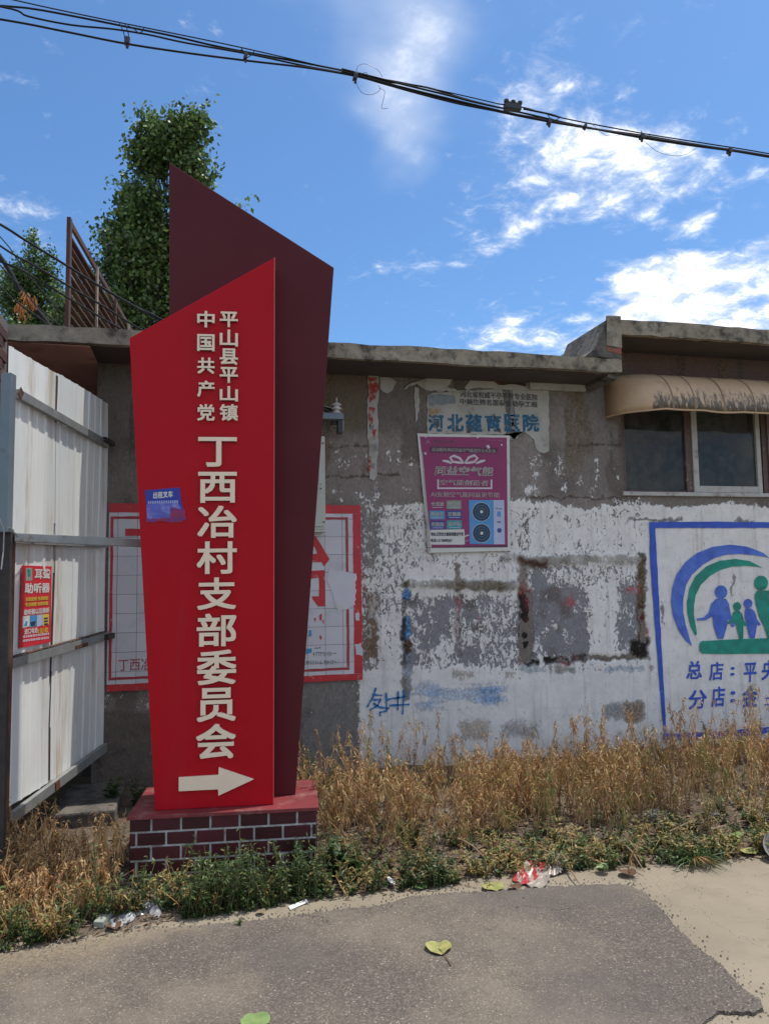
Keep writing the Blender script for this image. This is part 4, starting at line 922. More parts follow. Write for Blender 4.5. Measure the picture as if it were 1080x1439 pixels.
wsheet('paper_scrap', ragged([(533, 530), (548, 531), (557, 537), (551, 549), (544, 553), (534, 546)], 1.2, 5, 9), 'paper', rs, .007)
hb_ = empty('hospital_banner', WALL.px(700, 635), 'torn faded white banner with blue hospital lettering above the purple poster', 'banner')
wsheet('backing', ragged([(600, 556), (608, 552), (640, 550), (705, 546), (706, 556), (712, 582), (713, 604), (708, 612), (716, 619), (727, 616), (727, 606), (722, 575), (719, 552), (722, 541), (770, 546), (771, 634), (764, 637), (757, 635), (752, 630), (750, 618), (743, 612), (735, 606), (728, 610), (722, 618), (716, 612), (600, 609)], 1.1, 6, 12), 'paper', hb_, .006)
wsheet('paper_scrap', ragged([(602, 530), (640, 526), (643, 532), (634, 534), (628, 544), (652, 551), (600, 549), (585, 539), (566, 548), (573, 541), (584, 537)], 1.3, 5, 31), 'paper', hb_, .012, .002)
wsheet('paper_scrap', ragged([(664, 529), (742, 534), (742, 549), (668, 545), (656, 549), (652, 545)], 1.0, 6, 33), 'paper', hb_, .012, .002)
wsheet('paper_scrap', ragged([(582, 544), (588, 545), (590, 565), (587, 588), (584, 594), (582, 570)], 1.3, 5, 35), 'paper', hb_, .006)
wsheet('wood_strip', ragged([(694, 536), (725, 535), (731, 534), (740, 541), (736, 543), (722, 540), (700, 541)], .6, 6, 36), 'darkrust', hb_, .016, .004)
wsheet('cloth_fold', ragged([(716, 543), (720, 543), (721, 575), (723, 606), (719, 606), (716, 580)], .8, 6, 38), 'greyp', hb_, .0076, .001)
wsheet('picture', ragged([(601, 554), (637, 555), (640, 567), (602, 570)], 1.2, 5, 40), mat('faded_picture', (.22, .25, .27), .8, 0, .3, 30), hb_, .0076)
wsheet('picture', ragged([(603, 574), (616, 573), (622, 580), (612, 582), (604, 588)], 1.2, 4, 41), mat('faded_orange_picture', (.36, .23, .10), .8, 0, .3, 30, dirt=(.38, .36, .33), dscale=40, dthr=(.45, .6)), hb_, .0076)
def wtext(t, x0, y0, x1, y1, m, par, off, bold=.03, shear=0, nm='lettering'): return text(nm, t, WALL, pbox(WALL, x0, y0, x1, y1, off), M[m], par, off, 0, bold, shear)
wtext('河北省权威不孕不育专业医院', 646, 551.5, 754.5, 560.5, 'hospd', hb_, .0083, .02); wtext('中美生殖名医联合助孕工程', 646, 562, 754.5, 570.5, 'hospd', hb_, .0083)
for ch, x0, x1 in (('河', 601, 623), ('北', 628, 651), ('蕴', 654, 677), ('育', 681, 704), ('医', 708, 730), ('院', 734, 757)): wtext(ch, x0, 582, x1, 606.5, 'hosp', hb_, .0083, .034, nm='character')
for s, pts in enumerate(([(612, 590), (617, 596), (613, 604)], [(657, 600), (662, 598), (661, 608), (655, 608)], [(694, 580), (698, 588), (694, 592)], [(640, 598), (643, 604), (639, 608)], [(696, 604), (702, 601), (703, 608)])):
    wsheet('tear', ragged(pts, .8, 3, s+50), 'stucco', hb_, .0092, .0004)
pp = empty('heat_pump_poster', WALL.px(655, 775), 'purple poster with white ribbon bow, Chinese text and blue fan unit', 'poster')
def bent(pts, m, nm, off, nx=10, nz=14):
    """a sheet of paper whose lower left part curls off the wall: quad given by its four corners"""
    TL, TR, BR, BL = [WALL.uv(*p, .01) for p in pts]; vs = []
    for j in range(nz+1):
        for i in range(nx+1):
            a, b = i/nx, j/nz
            u = (TL[0]*(1-a)+TR[0]*a)*(1-b)+(BL[0]*(1-a)+BR[0]*a)*b; v = (TL[1]*(1-a)+TR[1]*a)*(1-b)+(BL[1]*(1-a)+BR[1]*a)*b
            vs.append(WALL.P(u, v, off+curl(u, v)))
    fs = [(j*(nx+1)+i, j*(nx+1)+i+1, (j+1)*(nx+1)+i+1, (j+1)*(nx+1)+i) for j in range(nz) for i in range(nx)]
    return MB().add(vs, fs).build(nm, m, pp, smooth=True)
pc = WALL.uv(655, 690)
def curl(u, v):
    return .022*(pc[1]+.45-v)
bent([(586, 609), (715.5, 612), (715.5, 774), (601, 777)], M['paperw'], 'backing', .010)
bent([(589.5, 613.5), (711.5, 615), (711.5, 769), (605, 770)], M['purple'], 'print', .0112)
bent([(593, 635), (592, 635), (599.5, 775), (604, 775)], M['paper'], 'crease', .0118)
def psheet(pts, m, off=.0125, nm='print_block'):
    pts2 = [WALL.uv(x, y, .012) for x, y in pts]
    return MB().prism([WALL.P(u, v, off+curl(u, v)) for u, v in pts2], (0, -.0003, 0)).build(nm, M[m], pp)
def ptext(t, x0, y0, x1, y1, m='paperw', bold=.008, shear=0, off=.0138, nm='lettering'):
    mb = text('', t, WALL, pbox(WALL, x0, y0, x1, y1, .012), None, None, off, 0, bold, shear, mb=MB())
    mb.v = [WALL.P(p.x, p.z, off+curl(p.x, p.z)) for p in mb.v]; return mb.build(nm, M[m], pp)
psheet([(597, 769.5), (711.5, 766), (711.5, 769), (604, 770)], 'purpled'); 
psheet(ragged([(603, 629), (605, 627.5), (697, 629.5), (699, 632), (697, 637), (604, 636)], .1, 30, 1), 'purpled')
ptext('活动期间:购买同益空气能送开元大礼包', 606, 630, 695.5, 635.5, bold=.01); ptext('同益空气能', 608, 618.5, 641.5, 624, 'faint', .01); psheet([(597, 624.5), (600.5, 617), (603, 622), (604.5, 624.5), (600.5, 621.5)], 'faint')
mb = MB(); rr = random.Random(4)
ptext('空气能热泵十大品牌', 680, 617.5, 706, 620, 'faint', 0)
ptext('同益空气能', 610.5, 655.5, 692, 668.5, bold=.022, shear=.18); ptext('空气能创造者', 617.5, 674.5, 685, 682.5, bold=.014, shear=.15)
for p in ([(613.5, 674), (615.8, 674), (615.8, 687.5), (613.5, 687.5)], [(688.3, 674), (690.5, 674), (690.5, 687.5), (688.3, 687.5)], [(615.9, 685.3), (688.2, 685.3), (688.2, 687.5), (615.9, 687.5)]): psheet(p, 'pinkp')
ptext('AI变频空气能同益更节能', 604, 691.5, 700.5, 699)
def ribbon(path, w): 
    L, Rr = [], []
    for i, (x, y) in enumerate(path):
        a = path[max(i-1, 0)]; b = path[min(i+1, len(path)-1)]; dx, dy = b[0]-a[0], b[1]-a[1]; q = math.hypot(dx, dy); ww = w*(1 if 0 < i < len(path)-1 else .5)
        L.append((x-dy/q*ww, y+dx/q*ww)); Rr.append((x+dy/q*ww, y-dx/q*ww))
    pts = [WALL.uv(x, y, .012) for x, y in L+Rr[::-1]]
    n = len(L); v = [WALL.P(a, b, .0135+curl(a, b)) for a, b in pts]
    MB().add(v, [(i, i+1, 2*n-2-i, 2*n-1-i) for i in range(n-1)]).build('ribbon', M['pinkp'], pp)
ribbon([(651, 651), (645, 644), (637, 640.5), (632, 643), (635, 649), (643, 650), (651, 651)], 1.7); ribbon([(652, 651), (658, 643), (666, 640), (670, 644), (666, 649), (658, 650.5), (652, 651)], 1.7)
ribbon([(634, 651.5), (628, 648.5), (621, 647.5)], 2); ribbon([(668, 651.5), (675, 648.5), (681, 647)], 2)
for (x0, y0, m_, t_) in ((603, 703.5, None, '全直流'), (626, 703.5, 'foam', '超低温'), (602.5, 718, 'cy', '超静音'), (626.5, 717.5, 'nav', '更健康'), (603, 732, 'nav', '高能效'), (626.5, 731.5, 'teal', '更环保')):
    if m_: psheet([(x0, y0), (x0+21, y0), (x0+21, y0+12), (x0, y0+12)], m_)
    ptext(t_, x0+1.5, y0+2, x0+19.5, y0+8, bold=.03); psheet([(x0+3, y0+9.6), (x0+18, y0+9.6), (x0+18, y0+10.4), (x0+3, y0+10.4)], 'lilac', .0137)
psheet(ragged([(603, 746), (604, 744.8), (650, 744), (651, 745), (651.5, 764.5), (650, 765.5), (604, 765.5), (603, 764)], .1, 40, 1), 'paperw'); ptext('地址:正阳世大路路南建设平安', 603.8, 748, 649.5, 753.5, 'fan', .03); ptext('电话:15176890267', 603.8, 757, 634, 762, 'fan', .03)
psheet([(657.5, 703), (691.5, 703), (692, 765), (658.5, 764.5)], 'skyp'); psheet([(691.8, 703), (707, 703), (707.5, 765), (692.2, 765)], 'lilac')
for cy_ in (719.5, 749.5):
    for rr_, m_, of in ((13.6, 'lilac', .0134), (12.8, 'fan', .0142), (9.3, 'skyp', .0147), (8.9, 'fan', .0152), (5.4, 'skyp', .0157), (5.0, 'fan', .0162), (2.2, 'paperw', .0168)):
        psheet([(675+rr_*cos(t*pi/14)*.96, cy_+rr_*sin(t*pi/14)) for t in range(28)], m_, of, 'fan_print')
psheet([(700+3.2*cos(t*pi/8), 745.5+3.2*sin(t*pi/8)) for t in range(16)], 'nav', .0137); psheet([(697, 733), (702, 733), (702, 734.5), (697, 734.5)], 'fan', .0137); psheet([(697, 719), (702, 719), (702, 726), (697, 726)], 'skyp', .0137); ptext('同益', 695, 714, 704, 716, 'fan', 0)
psheet([(651.5, 753), (657.5, 751), (657.8, 752.5), (651.7, 755)], 'pinkp'); psheet([(651.7, 760), (658, 758), (658.2, 759.5), (652, 762)], 'faint')
for (x, y, s_) in ((597, 637.5, 2), (685, 628, 3), (704, 625.5, 1.6), (594.5, 660, 1), (670, 614.5, 1.8), (597.5, 614.5, 1.4)): psheet(ragged([(x-s_, y-s_*.5), (x+s_*.4, y-s_), (x+s_, y+s_*.5), (x, y+s_)], .2, 2, int(x)), 'pinkp', .0142, 'flake')
# ================================================================== blue framed family advert painted on the wall
ad_ = empty('painted_advert', WALL.px(935, 1040), 'hand painted blue framed wall advert with blue and green crescents above a family of four', 'mural')
AO = .0095
def a_(x, y): return (860+x/4.114, 710+y/4.114)
def asheet(pts, m, nm, s=1, a=.35, step=7, off=AO, raw=False): wsheet(nm, ragged([p if raw else a_(*p) for p in pts], a, step, s), m, ad_, off, .0007)
asheet([(212, 96), (245, 100), (262, 420), (285, 860), (312, 1330), (300, 1358), (280, 1150), (245, 700), (218, 330)], 'bluep', 'border', 1)
xr = 1210
asheet([(912.5, 733.5), (1000, 733), (1080, 734), (xr, 734.5), (xr, 742.5), (1080, 742), (960, 742), (920, 742)], 'bluep', 'border', 2, raw=True)
asheet([(935, 1031), (1000, 1029), (1080, 1021), (xr, 1012), (xr, 1021), (1080, 1030.5), (1000, 1038), (935, 1040)], 'bluep', 'border', 3, raw=True)
asheet([(xr-9, 743), (xr, 743), (xr, 1011), (xr-9, 1011.5)], 'bluep', 'border', 4, raw=True)
def cres(outer, inner, m): asheet(outer+inner[::-1], m, 'crescent', 5, .25)
cres([(460, 815), (420, 780), (380, 720), (350, 640), (338, 560), (345, 480), (370, 400), (420, 330), (490, 275), (580, 240), (680, 228), (780, 240), (870, 275), (905, 305)],
     [(445, 770), (422, 690), (408, 620), (408, 540), (425, 460), (460, 400), (520, 345), (590, 305), (660, 285), (740, 282), (820, 288), (880, 298)], 'bluel')
cres([(480, 755), (450, 700), (432, 620), (430, 560), (445, 480), (480, 410), (540, 355), (620, 320), (710, 310), (790, 322), (866, 362)],
     [(488, 740), (480, 690), (470, 630), (470, 580), (480, 520), (510, 460), (560, 410), (620, 375), (690, 355), (770, 350), (830, 355)], 'greenp')
def circ(cx, cy, r, n=20): return [(cx+r*cos(2*pi*k/n), cy+r*1.08*sin(2*pi*k/n)) for k in range(n)]
def fig(head, body, m):
    f = MB(); 
    for k, pts in enumerate((circ(*head), body)): wsheet('', [a_(*p) for p in pts], m, None, AO+k*.0009, .0007, f)
    f.build('figure', M[m], ad_)
fig((627, 502, 36), [(600, 540), (655, 540), (672, 570), (682, 625), (706, 700), (690, 705), (668, 650), (660, 700), (640, 772), (608, 772), (585, 700), (578, 640), (540, 665), (490, 668), (486, 655), (530, 648), (556, 620), (570, 570)], 'bluel')
fig((720, 585, 23), [(708, 610), (733, 610), (750, 630), (758, 665), (778, 690), (770, 700), (756, 690), (755, 780), (735, 780), (715, 700), (700, 670), (670, 688), (656, 682), (690, 655), (696, 622)], 'greenp')
fig((783, 568, 25), [(770, 596), (800, 596), (822, 615), (835, 660), (855, 688), (848, 696), (835, 690), (822, 768), (793, 770), (778, 700), (765, 650), (765, 615)], 'bluel')
fig((858, 450, 40), [(835, 495), (905, 492), (960, 500), (990, 560), (1010, 680), (995, 690), (965, 600), (950, 690), (935, 780), (898, 772), (875, 700), (845, 640), (826, 560), (822, 520)], 'greenp')
asheet([(515, 785), (700, 775), (905, 768), (1180, 770), (1190, 850), (905, 858), (700, 860), (520, 858), (502, 840), (502, 800)], 'greenp', 'bar', 9, .3, 20)
def brush(ch, x0, y0, x1, y1): wtext(ch, *a_(x0, y0), *a_(x1, y1), 'bluep', ad_, AO, .018, .10, 'character')
for ch, *q in (('总', 428, 900, 518, 1005), ('店', 560, 905, 640, 1012), (':', 682, 935, 705, 985), ('平', 760, 910, 832, 1022), ('央', 862, 895, 950, 1010), ('分', 440, 1068, 545, 1178), ('店', 572, 1048, 650, 1165), (':', 682, 1075, 708, 1140), ('金', 752, 1045, 838, 1165), ('土', 880, 1085, 960, 1155)): brush(ch, *q)
# graffiti 钻井
gf = empty('well_drilling_graffiti', WALL.px(545, 1005), 'scrawled blue two-character graffiti on the white wall low beside the panel corner', 'graffiti')
def g3(x, y): return (500+x/4.909, 780+y/4.909)
def stroke(pts, w=1.6): 
    r3 = MB(); P_ = [WALL.px(*g3(*p), .0115) for p in pts]; dense = []
    for i in range(len(P_)-1): dense += [P_[i].lerp(P_[i+1], k/4) for k in range(4)]
    dense.append(P_[-1]); n = len(dense); vs = []
    for i, p in enumerate(dense):
        t = (dense[min(i+1, n-1)]-dense[max(i-1, 0)]).normalized(); s = Vector((0, -1, 0)).cross(t)*w*.0052*(.75+.3*sin(i*1.7)); vs += [p+s, p-s]
    r3.add(vs, [(2*i, 2*i+1, 2*i+3, 2*i+2) for i in range(n-1)]); o = r3.build('stroke', M['graf'], gf); md = o.modifiers.new('thick', 'SOLIDIFY'); md.thickness = .001
for s in ([(138, 915), (118, 980), (78, 1048)], [(112, 962), (180, 968)], [(120, 1000), (170, 996)], [(172, 990), (150, 1040), (95, 1070)], [(120, 1022), (165, 1050), (230, 1058)], [(208, 950), (212, 1075), (165, 1085), (168, 1112)], [(212, 1000), (262, 985)], [(290, 940), (288, 1070)], [(330, 930), (322, 1098)], [(262, 990), (345, 975)], [(230, 1038), (368, 1030)]): stroke(s)
# ================================================================== rusty slatted screen on the roof
so0 = depth_pt(95, 455, 6.0); so0 = Vector((so0.x, so0.y, 0)); az = RD(5.4); DU = Vector((sin(az), cos(az), 0))
SF = Frame(so0, DU, (0, 0, 1), (cos(az), -sin(az), 0))
scr = empty('rusty_screen', (so0.x, so0.y, 3.1), 'rusty slatted metal screen standing on the roof beyond the white gate', 'screen')
ztp = SF.uv(95, 305)[1]; LS = 3.6; zb0 = 3.11
MB().fbox(SF, -.03, .03, zb0, ztp+.02, -.014, .016).build('post', M['slatrust'], scr, bevel=.004)
MB().fbox(SF, .031, LS, ztp-.035, ztp+.01, -.012, .012).build('top_rail', M['slatrust'], scr)
for q in (130, 157, 176):
    u = SF.uv(q, 440)[0]; MB().fbox(SF, u-.02, u+.02, zb0, ztp-.036, .030, .045).build('post', M['slattan'] if q != 157 else M['slatrust'], scr)
ns = 15; hh = (ztp-.06-zb0)/ns; rr = random.Random(6)
for i in range(ns):
    z = zb0+hh*(i+.5); tilt = .028
    m = MB(); m.add([SF.P(.032, z+hh*.46, -tilt), SF.P(LS, z+hh*.46, -tilt), SF.P(LS, z-hh*.34, tilt*.7), SF.P(.032, z-hh*.34, tilt*.7)], [(0, 1, 2, 3)])
    o = m.build('slat', M['slattan'] if i % 2 == 0 else M['slatrust'], scr); md = o.modifiers.new('t', 'SOLIDIFY'); md.thickness = .006
    MB().fbox(SF, .032, LS, z-hh*.5, z-hh*.36, -.02, .018).build('slat', M['slatrust'], scr)
# ================================================================== overhead cable bundle
def catmull(pts, k=6):
    out = []; n = len(pts)
    for i in range(n-1):
        p0, p1, p2, p3 = pts[max(i-1, 0)], pts[i], pts[i+1], pts[min(i+2, n-1)]
        for j in range(k):
            t = j/k; out.append(.5*((2*p1)+(p2-p0)*t+(2*p0-5*p1+4*p2-p3)*t*t+(3*p1-p0-3*p2+p3)*t**3))
    return out+[pts[-1]]
CF = Frame((0, 7.0, 0), (1, 0, 0), (0, 0, 1), (0, -1, 0))
cb = empty('cable_bundle', CF.px(540, 116), 'bundle of black overhead cables tied together, crossing the sky above the sign', 'cables')
def cable(pts, w, off=0, m='black', F=CF, par=cb, nm='cable'):
    P_ = catmull([F.px(x, y, off) for x, y in pts])
    if pts[-1][0] > 1200: e = (P_[-1]-P_[-3]).normalized(); P_ += [P_[-1]+e*k+Vector((0, 0, .004*k*k)) for k in (3, 7, 12, 18)]
    if pts[0][0] < -100: e = (P_[0]-P_[2]).normalized(); P_ = [P_[0]+e*k for k in (16, 10, 5)]+P_
    return MB().tube(P_, w, 6).build(nm, M[m], par, smooth=True)
def ext(L, R_): return [(-260, L)], [(1330, R_)]
cable([(-230, -60), (20, 0), (165, 31), (200, 38), (340, 67), (500, 104), (560, 115), (640, 132), (700, 146)], .006, .01)
cable([(700, 146), (735, 151), (760, 158), (800, 168), (900, 187), (1000, 203), (1080, 216), (1330, 262)], .007, .01)
cable([(-230, -10), (0, 8), (50, 13), (110, 24), (175, 37), (240, 50), (300, 64), (350, 74), (420, 87), (500, 103), (540, 114), (600, 123), (660, 141), (740, 160), (830, 180), (900, 190), (990, 205), (1080, 219), (1330, 264)], .0095, 0)
cable([(-230, -28), (0, 9), (40, 23), (100, 35), (160, 41), (210, 49), (260, 60), (350, 76), (430, 93), (500, 106), (540, 116), (620, 138), (700, 157), (770, 171), (850, 184), (940, 198), (1080, 221), (1330, 266)], .009, .02)
cable([(-230, -8), (0, 27), (90, 44), (175, 61), (260, 74), (345, 85), (430, 95), (500, 107), (540, 118), (590, 132), (650, 147), (720, 160), (800, 174), (880, 190), (960, 203), (1080, 220), (1330, 264)], .010, .03)
cable([(480, 97), (540, 112), (580, 122), (630, 134), (660, 142), (700, 151)], .010, .035); cable([(735, 153), (770, 160), (786, 165)], .010, .03)
cable([(480, 100), (600, 131), (760, 168), (900, 192), (1080, 219)], .008, .04)
def clip(x, y, s=1.):
    c = CF.px(x, y, .04); m = MB(); m.obox(c, (1, 0, -.2), (0, 1, 0), (.2, 0, 1), .02*s, .03, .03*s); m.obox(c-Vector((0, 0, .045*s)), (1, 0, 0), (0, 1, 0), (0, 0, 1), .012*s, .012, .02*s); m.build('clamp', M['blackp'], cb, bevel=.004)
for x, y, s_ in ((179, 58, 1), (345, 80, .8), (499, 108, 1), (771, 171, .9), (821, 178, .6), (901, 192, .9), (1024, 212, .9)): clip(x, y, s_)
for a0, b0 in (((168, 32), (176, 60)), ((176, 34), (181, 60)), ((180, 36), (196, 48)), ((339, 68), (346, 82)), ((346, 82), (357, 72)), ((496, 102), (500, 112)), ((768, 160), (772, 172)), ((772, 172), (787, 164)), ((900, 184), (902, 196)), ((902, 196), (913, 188)), ((338, 70), (344, 74)), ((196, 47), (202, 39))):
    cable([a0, ((a0[0]+b0[0])/2+2, (a0[1]+b0[1])/2), b0], .0042, .05, nm='tie_wire')
for pts in ([(500, 104), (503, 93), (514, 90), (530, 98), (537, 108)], [(500, 116), (508, 130), (522, 133), (534, 126), (531, 120)], [(532, 124), (540, 128), (538, 142), (536, 152), (545, 152)], [(506, 105), (514, 102), (519, 110)], [(904, 198), (925, 214), (950, 219), (965, 216), (978, 208)], [(833, 176), (850, 190), (870, 190)]):
    cable(pts, .0022, .05, 'blackp', nm='loose_wire')
c0, c1 = CF.px(706, 148, .02), CF.px(733, 152, .02); d = (c1-c0).normalized()
MB().obox((c0+c1)/2, d, (0, 1, 0), d.cross(Vector((0, 1, 0))), .088, .035, .038).build('splice_box', M['blackp'], cb, bevel=.008)
for k in range(3): p = c0.lerp(c1, .15+.35*k)+Vector((0, 0, .0)); MB().lathe(p-Vector((0, .02, -.02)), [(.02, 0), (.026, .01), (.026, .03), (.018, .035)], 10, (0, 0, 1)).build('splice_cap', M['blackp'], cb)
# service wires that come down from the left to the insulator
ins = WALL.px(466, 577, .17)
def wire(pts, w, label, m='black', name='service_wire'):
    P_ = catmull([depth_pt(*p) for p in pts]); o = MB().tube(P_, w, 6).build(name, M[m], None, smooth=True); return tag(o, label, 'wire', 'service wires')
wire([(-120, 248, 5.0), (0, 315, 5.05), (35, 337, 5.1), (100, 377, 5.2), (155, 411, 5.25), (222, 449, 5.3), (340, 512, 5.4), (466, 577, 5.5)], .0085, 'uppermost black service wire sloping from the left edge towards the sign')
wire([(140, 402, 5.25), (180, 426, 5.28), (224, 447, 5.3), (345, 510, 5.4), (462, 580, 5.5)], .007, 'short black wire twisted beside the uppermost service wire, in front of the rusty screen')
wire([(-120, 255, 4.95), (0, 345, 5.0), (50, 374, 5.05), (100, 404, 5.1), (150, 433, 5.2), (200, 464, 5.25), (330, 530, 5.4), (460, 590, 5.5)], .007, 'middle black service wire crossing the rusty screen')
wire([(-120, 330, 4.95), (10, 371, 5.0), (60, 397, 5.05), (120, 433, 5.1), (188, 472, 5.2), (330, 545, 5.35), (450, 600, 5.5)], .007, 'lowest black service wire crossing the foot of the rusty screen')
wire([(-120, 200, 9), (0, 332, 9), (20, 358, 9), (45, 392, 9), (90, 445, 9), (130, 500, 9)], .007, 'thin steep wire crossing at the far left above the tree', name='thin_wire')
wire([(-60, 280, 8.8), (0, 360, 8.8), (18, 388, 8.8), (30, 410, 8.8), (64, 450, 8.8), (110, 510, 8.8)], .028, 'thick dark drooping cable before the small tree at the left edge', name='thick_cable')
wire([(-60, 330, 8.6), (0, 402, 8.6), (25, 425, 8.6), (60, 450, 8.6), (100, 480, 8.6)], .009, 'thin lower wire running under the thick cable at the left edge', name='thin_wire')
wire([(-60, 300, 8.5), (0, 372, 8.5), (30, 404, 8.5), (52, 430, 8.5), (90, 462, 8.5)], .008, 'thin wire running close below the thick cable', name='thin_wire')
tm = mat('orange_rag', (.42, .16, .05), .9, 0, .4, 30)
for k, (x0, y0, x1, y1) in enumerate(((39, 410, 42, 425), (27, 424, 34, 446))):
    a, b = depth_pt(x0, y0, 8.7), depth_pt(x1, y1, 8.7); m = MB(); r = random.Random(k)
    for i in range(26):
        t = r.random(); p = a.lerp(b, t)+Vector((r.gauss(0, .025), r.gauss(0, .02), 0)); q = p+Vector((r.gauss(.01, .03), r.gauss(0, .02), -r.uniform(.05, .12))); m.tube([p, (p+q)/2+Vector((r.gauss(0, .01), 0, 0)), q], [.008, .011, .003], 4)
    o = m.build('orange_rag', tm); tag(o, ('upper frayed orange tuft caught on the thick cable', 'lower longer frayed orange tuft hanging under the thick cable')[k], 'tuft', 'orange tufts')

# ================================================================== leaf and stem collector
class Leaves:
    def __init__(s): s.V = []; s.F = []; s.M = []; s.n = 0
    def blades(s, P, D, L, Wd, droop=.3, mi=0, up=None):
        P = np.asarray(P, float); N = len(P); D = np.asarray(D, float); D = D/np.linalg.norm(D, axis=1, keepdims=True)
        rv = rng.normal(size=(N, 3)) if up is None else up
        S = np.cross(D, rv); S /= np.linalg.norm(S, axis=1, keepdims=True)+1e-9
        L = np.broadcast_to(np.asarray(L, float), (N,))[:, None]; Wd = np.broadcast_to(np.asarray(Wd, float), (N,))[:, None]
        dn = np.array([0, 0, -1.])*L*np.broadcast_to(np.asarray(droop, float), (N,))[:, None]
        mid = P+D*L*.45+dn*.2; tip = P+D*L+dn; cup = np.cross(S, D)*Wd*.25
        V = np.stack([P, mid-S*Wd+cup, mid+S*Wd+cup, tip, mid], 1).reshape(-1, 3); b = (np.arange(N)*5+s.n)[:, None]
        F = np.concatenate([b+np.array([0, 4, 1, 1]), b+np.array([0, 2, 4, 4]), b+np.array([1, 4, 3, 3]), b+np.array([4, 2, 3, 3])], 0)[:, :3]
        F = np.concatenate([b+np.array([[0, 4, 1]]), b+np.array([[0, 2, 4]]), b+np.array([[1, 4, 3]]), b+np.array([[4, 2, 3]])], 0)
        s.V.append(V); s.F.append(F); s.M.append(np.full(len(F), mi)); s.n += len(V)
    def stems(s, A, B, r0, r1, mi=1):
        A, B = np.asarray(A, float), np.asarray(B, float); N = len(A); D = B-A; D = D/(np.linalg.norm(D, axis=1, keepdims=True)+1e-9)
        X = np.cross(D, [.31, .77, .12]); X /= np.linalg.norm(X, axis=1, keepdims=True); Y = np.cross(D, X); rs = []
        for C, r in ((A, r0), (B, r1)):
            r = np.broadcast_to(np.asarray(r, float), (N,))[:, None]
            for k in range(3): th = 2*pi*k/3; rs.append(C+(X*cos(th)+Y*sin(th))*r)
        V = np.stack(rs, 1).reshape(-1, 3); b = (np.arange(N)*6+s.n)[:, None]; F = []
        for k in range(3):
            a, c = k, (k+1) % 3; F += [b+np.array([[a, c, c+3]]), b+np.array([[a, c+3, a+3]])]
        F = np.concatenate(F, 0); s.V.append(V); s.F.append(F); s.M.append(np.full(len(F), mi)); s.n += len(V)
    def build(s, name, mats, loc, parent=None):
        V = np.concatenate(s.V)-np.array(loc); me = np_mesh(name, V, np.concatenate(s.F), mats, np.concatenate(s.M)); return link(name, me, loc, parent)
def dry_plant(C, base, h, lean=(0, 0), dens=1., green=0):
    """one upright dead weed: ribbed stem, short side shoots, hanging narrow leaves and chaffy tips"""
    n = 7; t = np.linspace(0, 1, n); ph = rng.uniform(0, 6); st = np.stack([base[0]+lean[0]*t**1.5*h+.012*np.sin(t*7+ph), base[1]+lean[1]*t**1.5*h+.012*np.cos(t*6+ph), base[2]+t*h], 1)
    C.stems(st[:-1], st[1:], .0035*(1-t[:-1]*.75), .0035*(1-t[1:]*.75))
    k = int((16+h*34)*dens); tt = rng.uniform(.26, 1.02, k)**.85; P = np.stack([np.interp(tt, t, st[:, i]) for i in range(3)], 1)
    a = rng.uniform(0, 2*pi, k); D = np.stack([np.cos(a)*.6, np.sin(a)*.6, rng.uniform(-1.3, .8, k)], 1)
    C.blades(P, D, rng.uniform(.025, .07, k)*(1.1-.4*tt), rng.uniform(.0016, .0042, k), rng.uniform(.5, 1.4, k))
    kb = max(2, int(h*11*dens)); tb = rng.uniform(.25, .92, kb); B0 = np.stack([np.interp(tb, t, st[:, i]) for i in range(3)], 1)
    a = rng.uniform(0, 2*pi, kb); bl = rng.uniform(.06, .17, kb)*(1.1-tb*.6); bd = np.stack([np.cos(a)*.35, np.sin(a)*.35, rng.uniform(.7, 1.3, kb)], 1); B1 = B0+bd*bl[:, None]
    C.stems(B0, B1, .0018, .0009)
    m = 9; f = np.tile(np.linspace(.25, 1.05, m), kb)[:, None]; Pb = np.repeat(B0, m, 0)*(1-f)+np.repeat(B1, m, 0)*f
    a = rng.uniform(0, 2*pi, len(Pb)); D = np.stack([np.cos(a), np.sin(a), rng.uniform(-1, 1, len(Pb))], 1)
    C.blades(Pb, D, rng.uniform(.012, .036, len(Pb)), rng.uniform(.002, .005, len(Pb)), .5)
def green_plant(C, base, h, spread=.5, n=None, L=.035, Wd=.008):
    """low leafy weed made of several curved shoots"""
    for _ in range(n or 5):
        a = rng.uniform(0, 2*pi); q = spread*rng.uniform(.2, 1); hh_ = h*rng.uniform(.6, 1.1); t = np.linspace(0, 1, 5)
        st = np.stack([base[0]+cos(a)*q*hh_*t, base[1]+sin(a)*q*hh_*t, base[2]+hh_*(t-.25*q*t*t)], 1); C.stems(st[:-1], st[1:], .0022, .0014)
        k = int(8+hh_*45); tt = rng.uniform(.1, 1.05, k); P = np.stack([np.interp(tt, t, st[:, i]) for i in range(3)], 1); al = rng.uniform(0, 2*pi, k)
        D = np.stack([np.cos(al), np.sin(al), rng.uniform(-.1, .9, k)], 1); C.blades(P, D, rng.uniform(.6, 1.2, k)*L, rng.uniform(.7, 1.2, k)*Wd, rng.uniform(.0, .5, k), up=np.tile([0, 0, 1.], (k, 1))+rng.normal(size=(k, 3))*.3)
def hz(x, y): return float(gh(x, y))
xsgn0, xsgn1 = BASE.P(u0, 0).x, BASE.P(u1, 0).x
def blocked(x, y):      # plinth footprint and ledge
    if (abs(x+.27) < .22 and y < float(vedge(x))+.16): return True
    q = Vector((x, y, 0))-BASE.O; a, b = q.dot(SU), q.dot(SN); return (u0-.03 < a < u1+.03) and (-dp-.03 < b < .03)
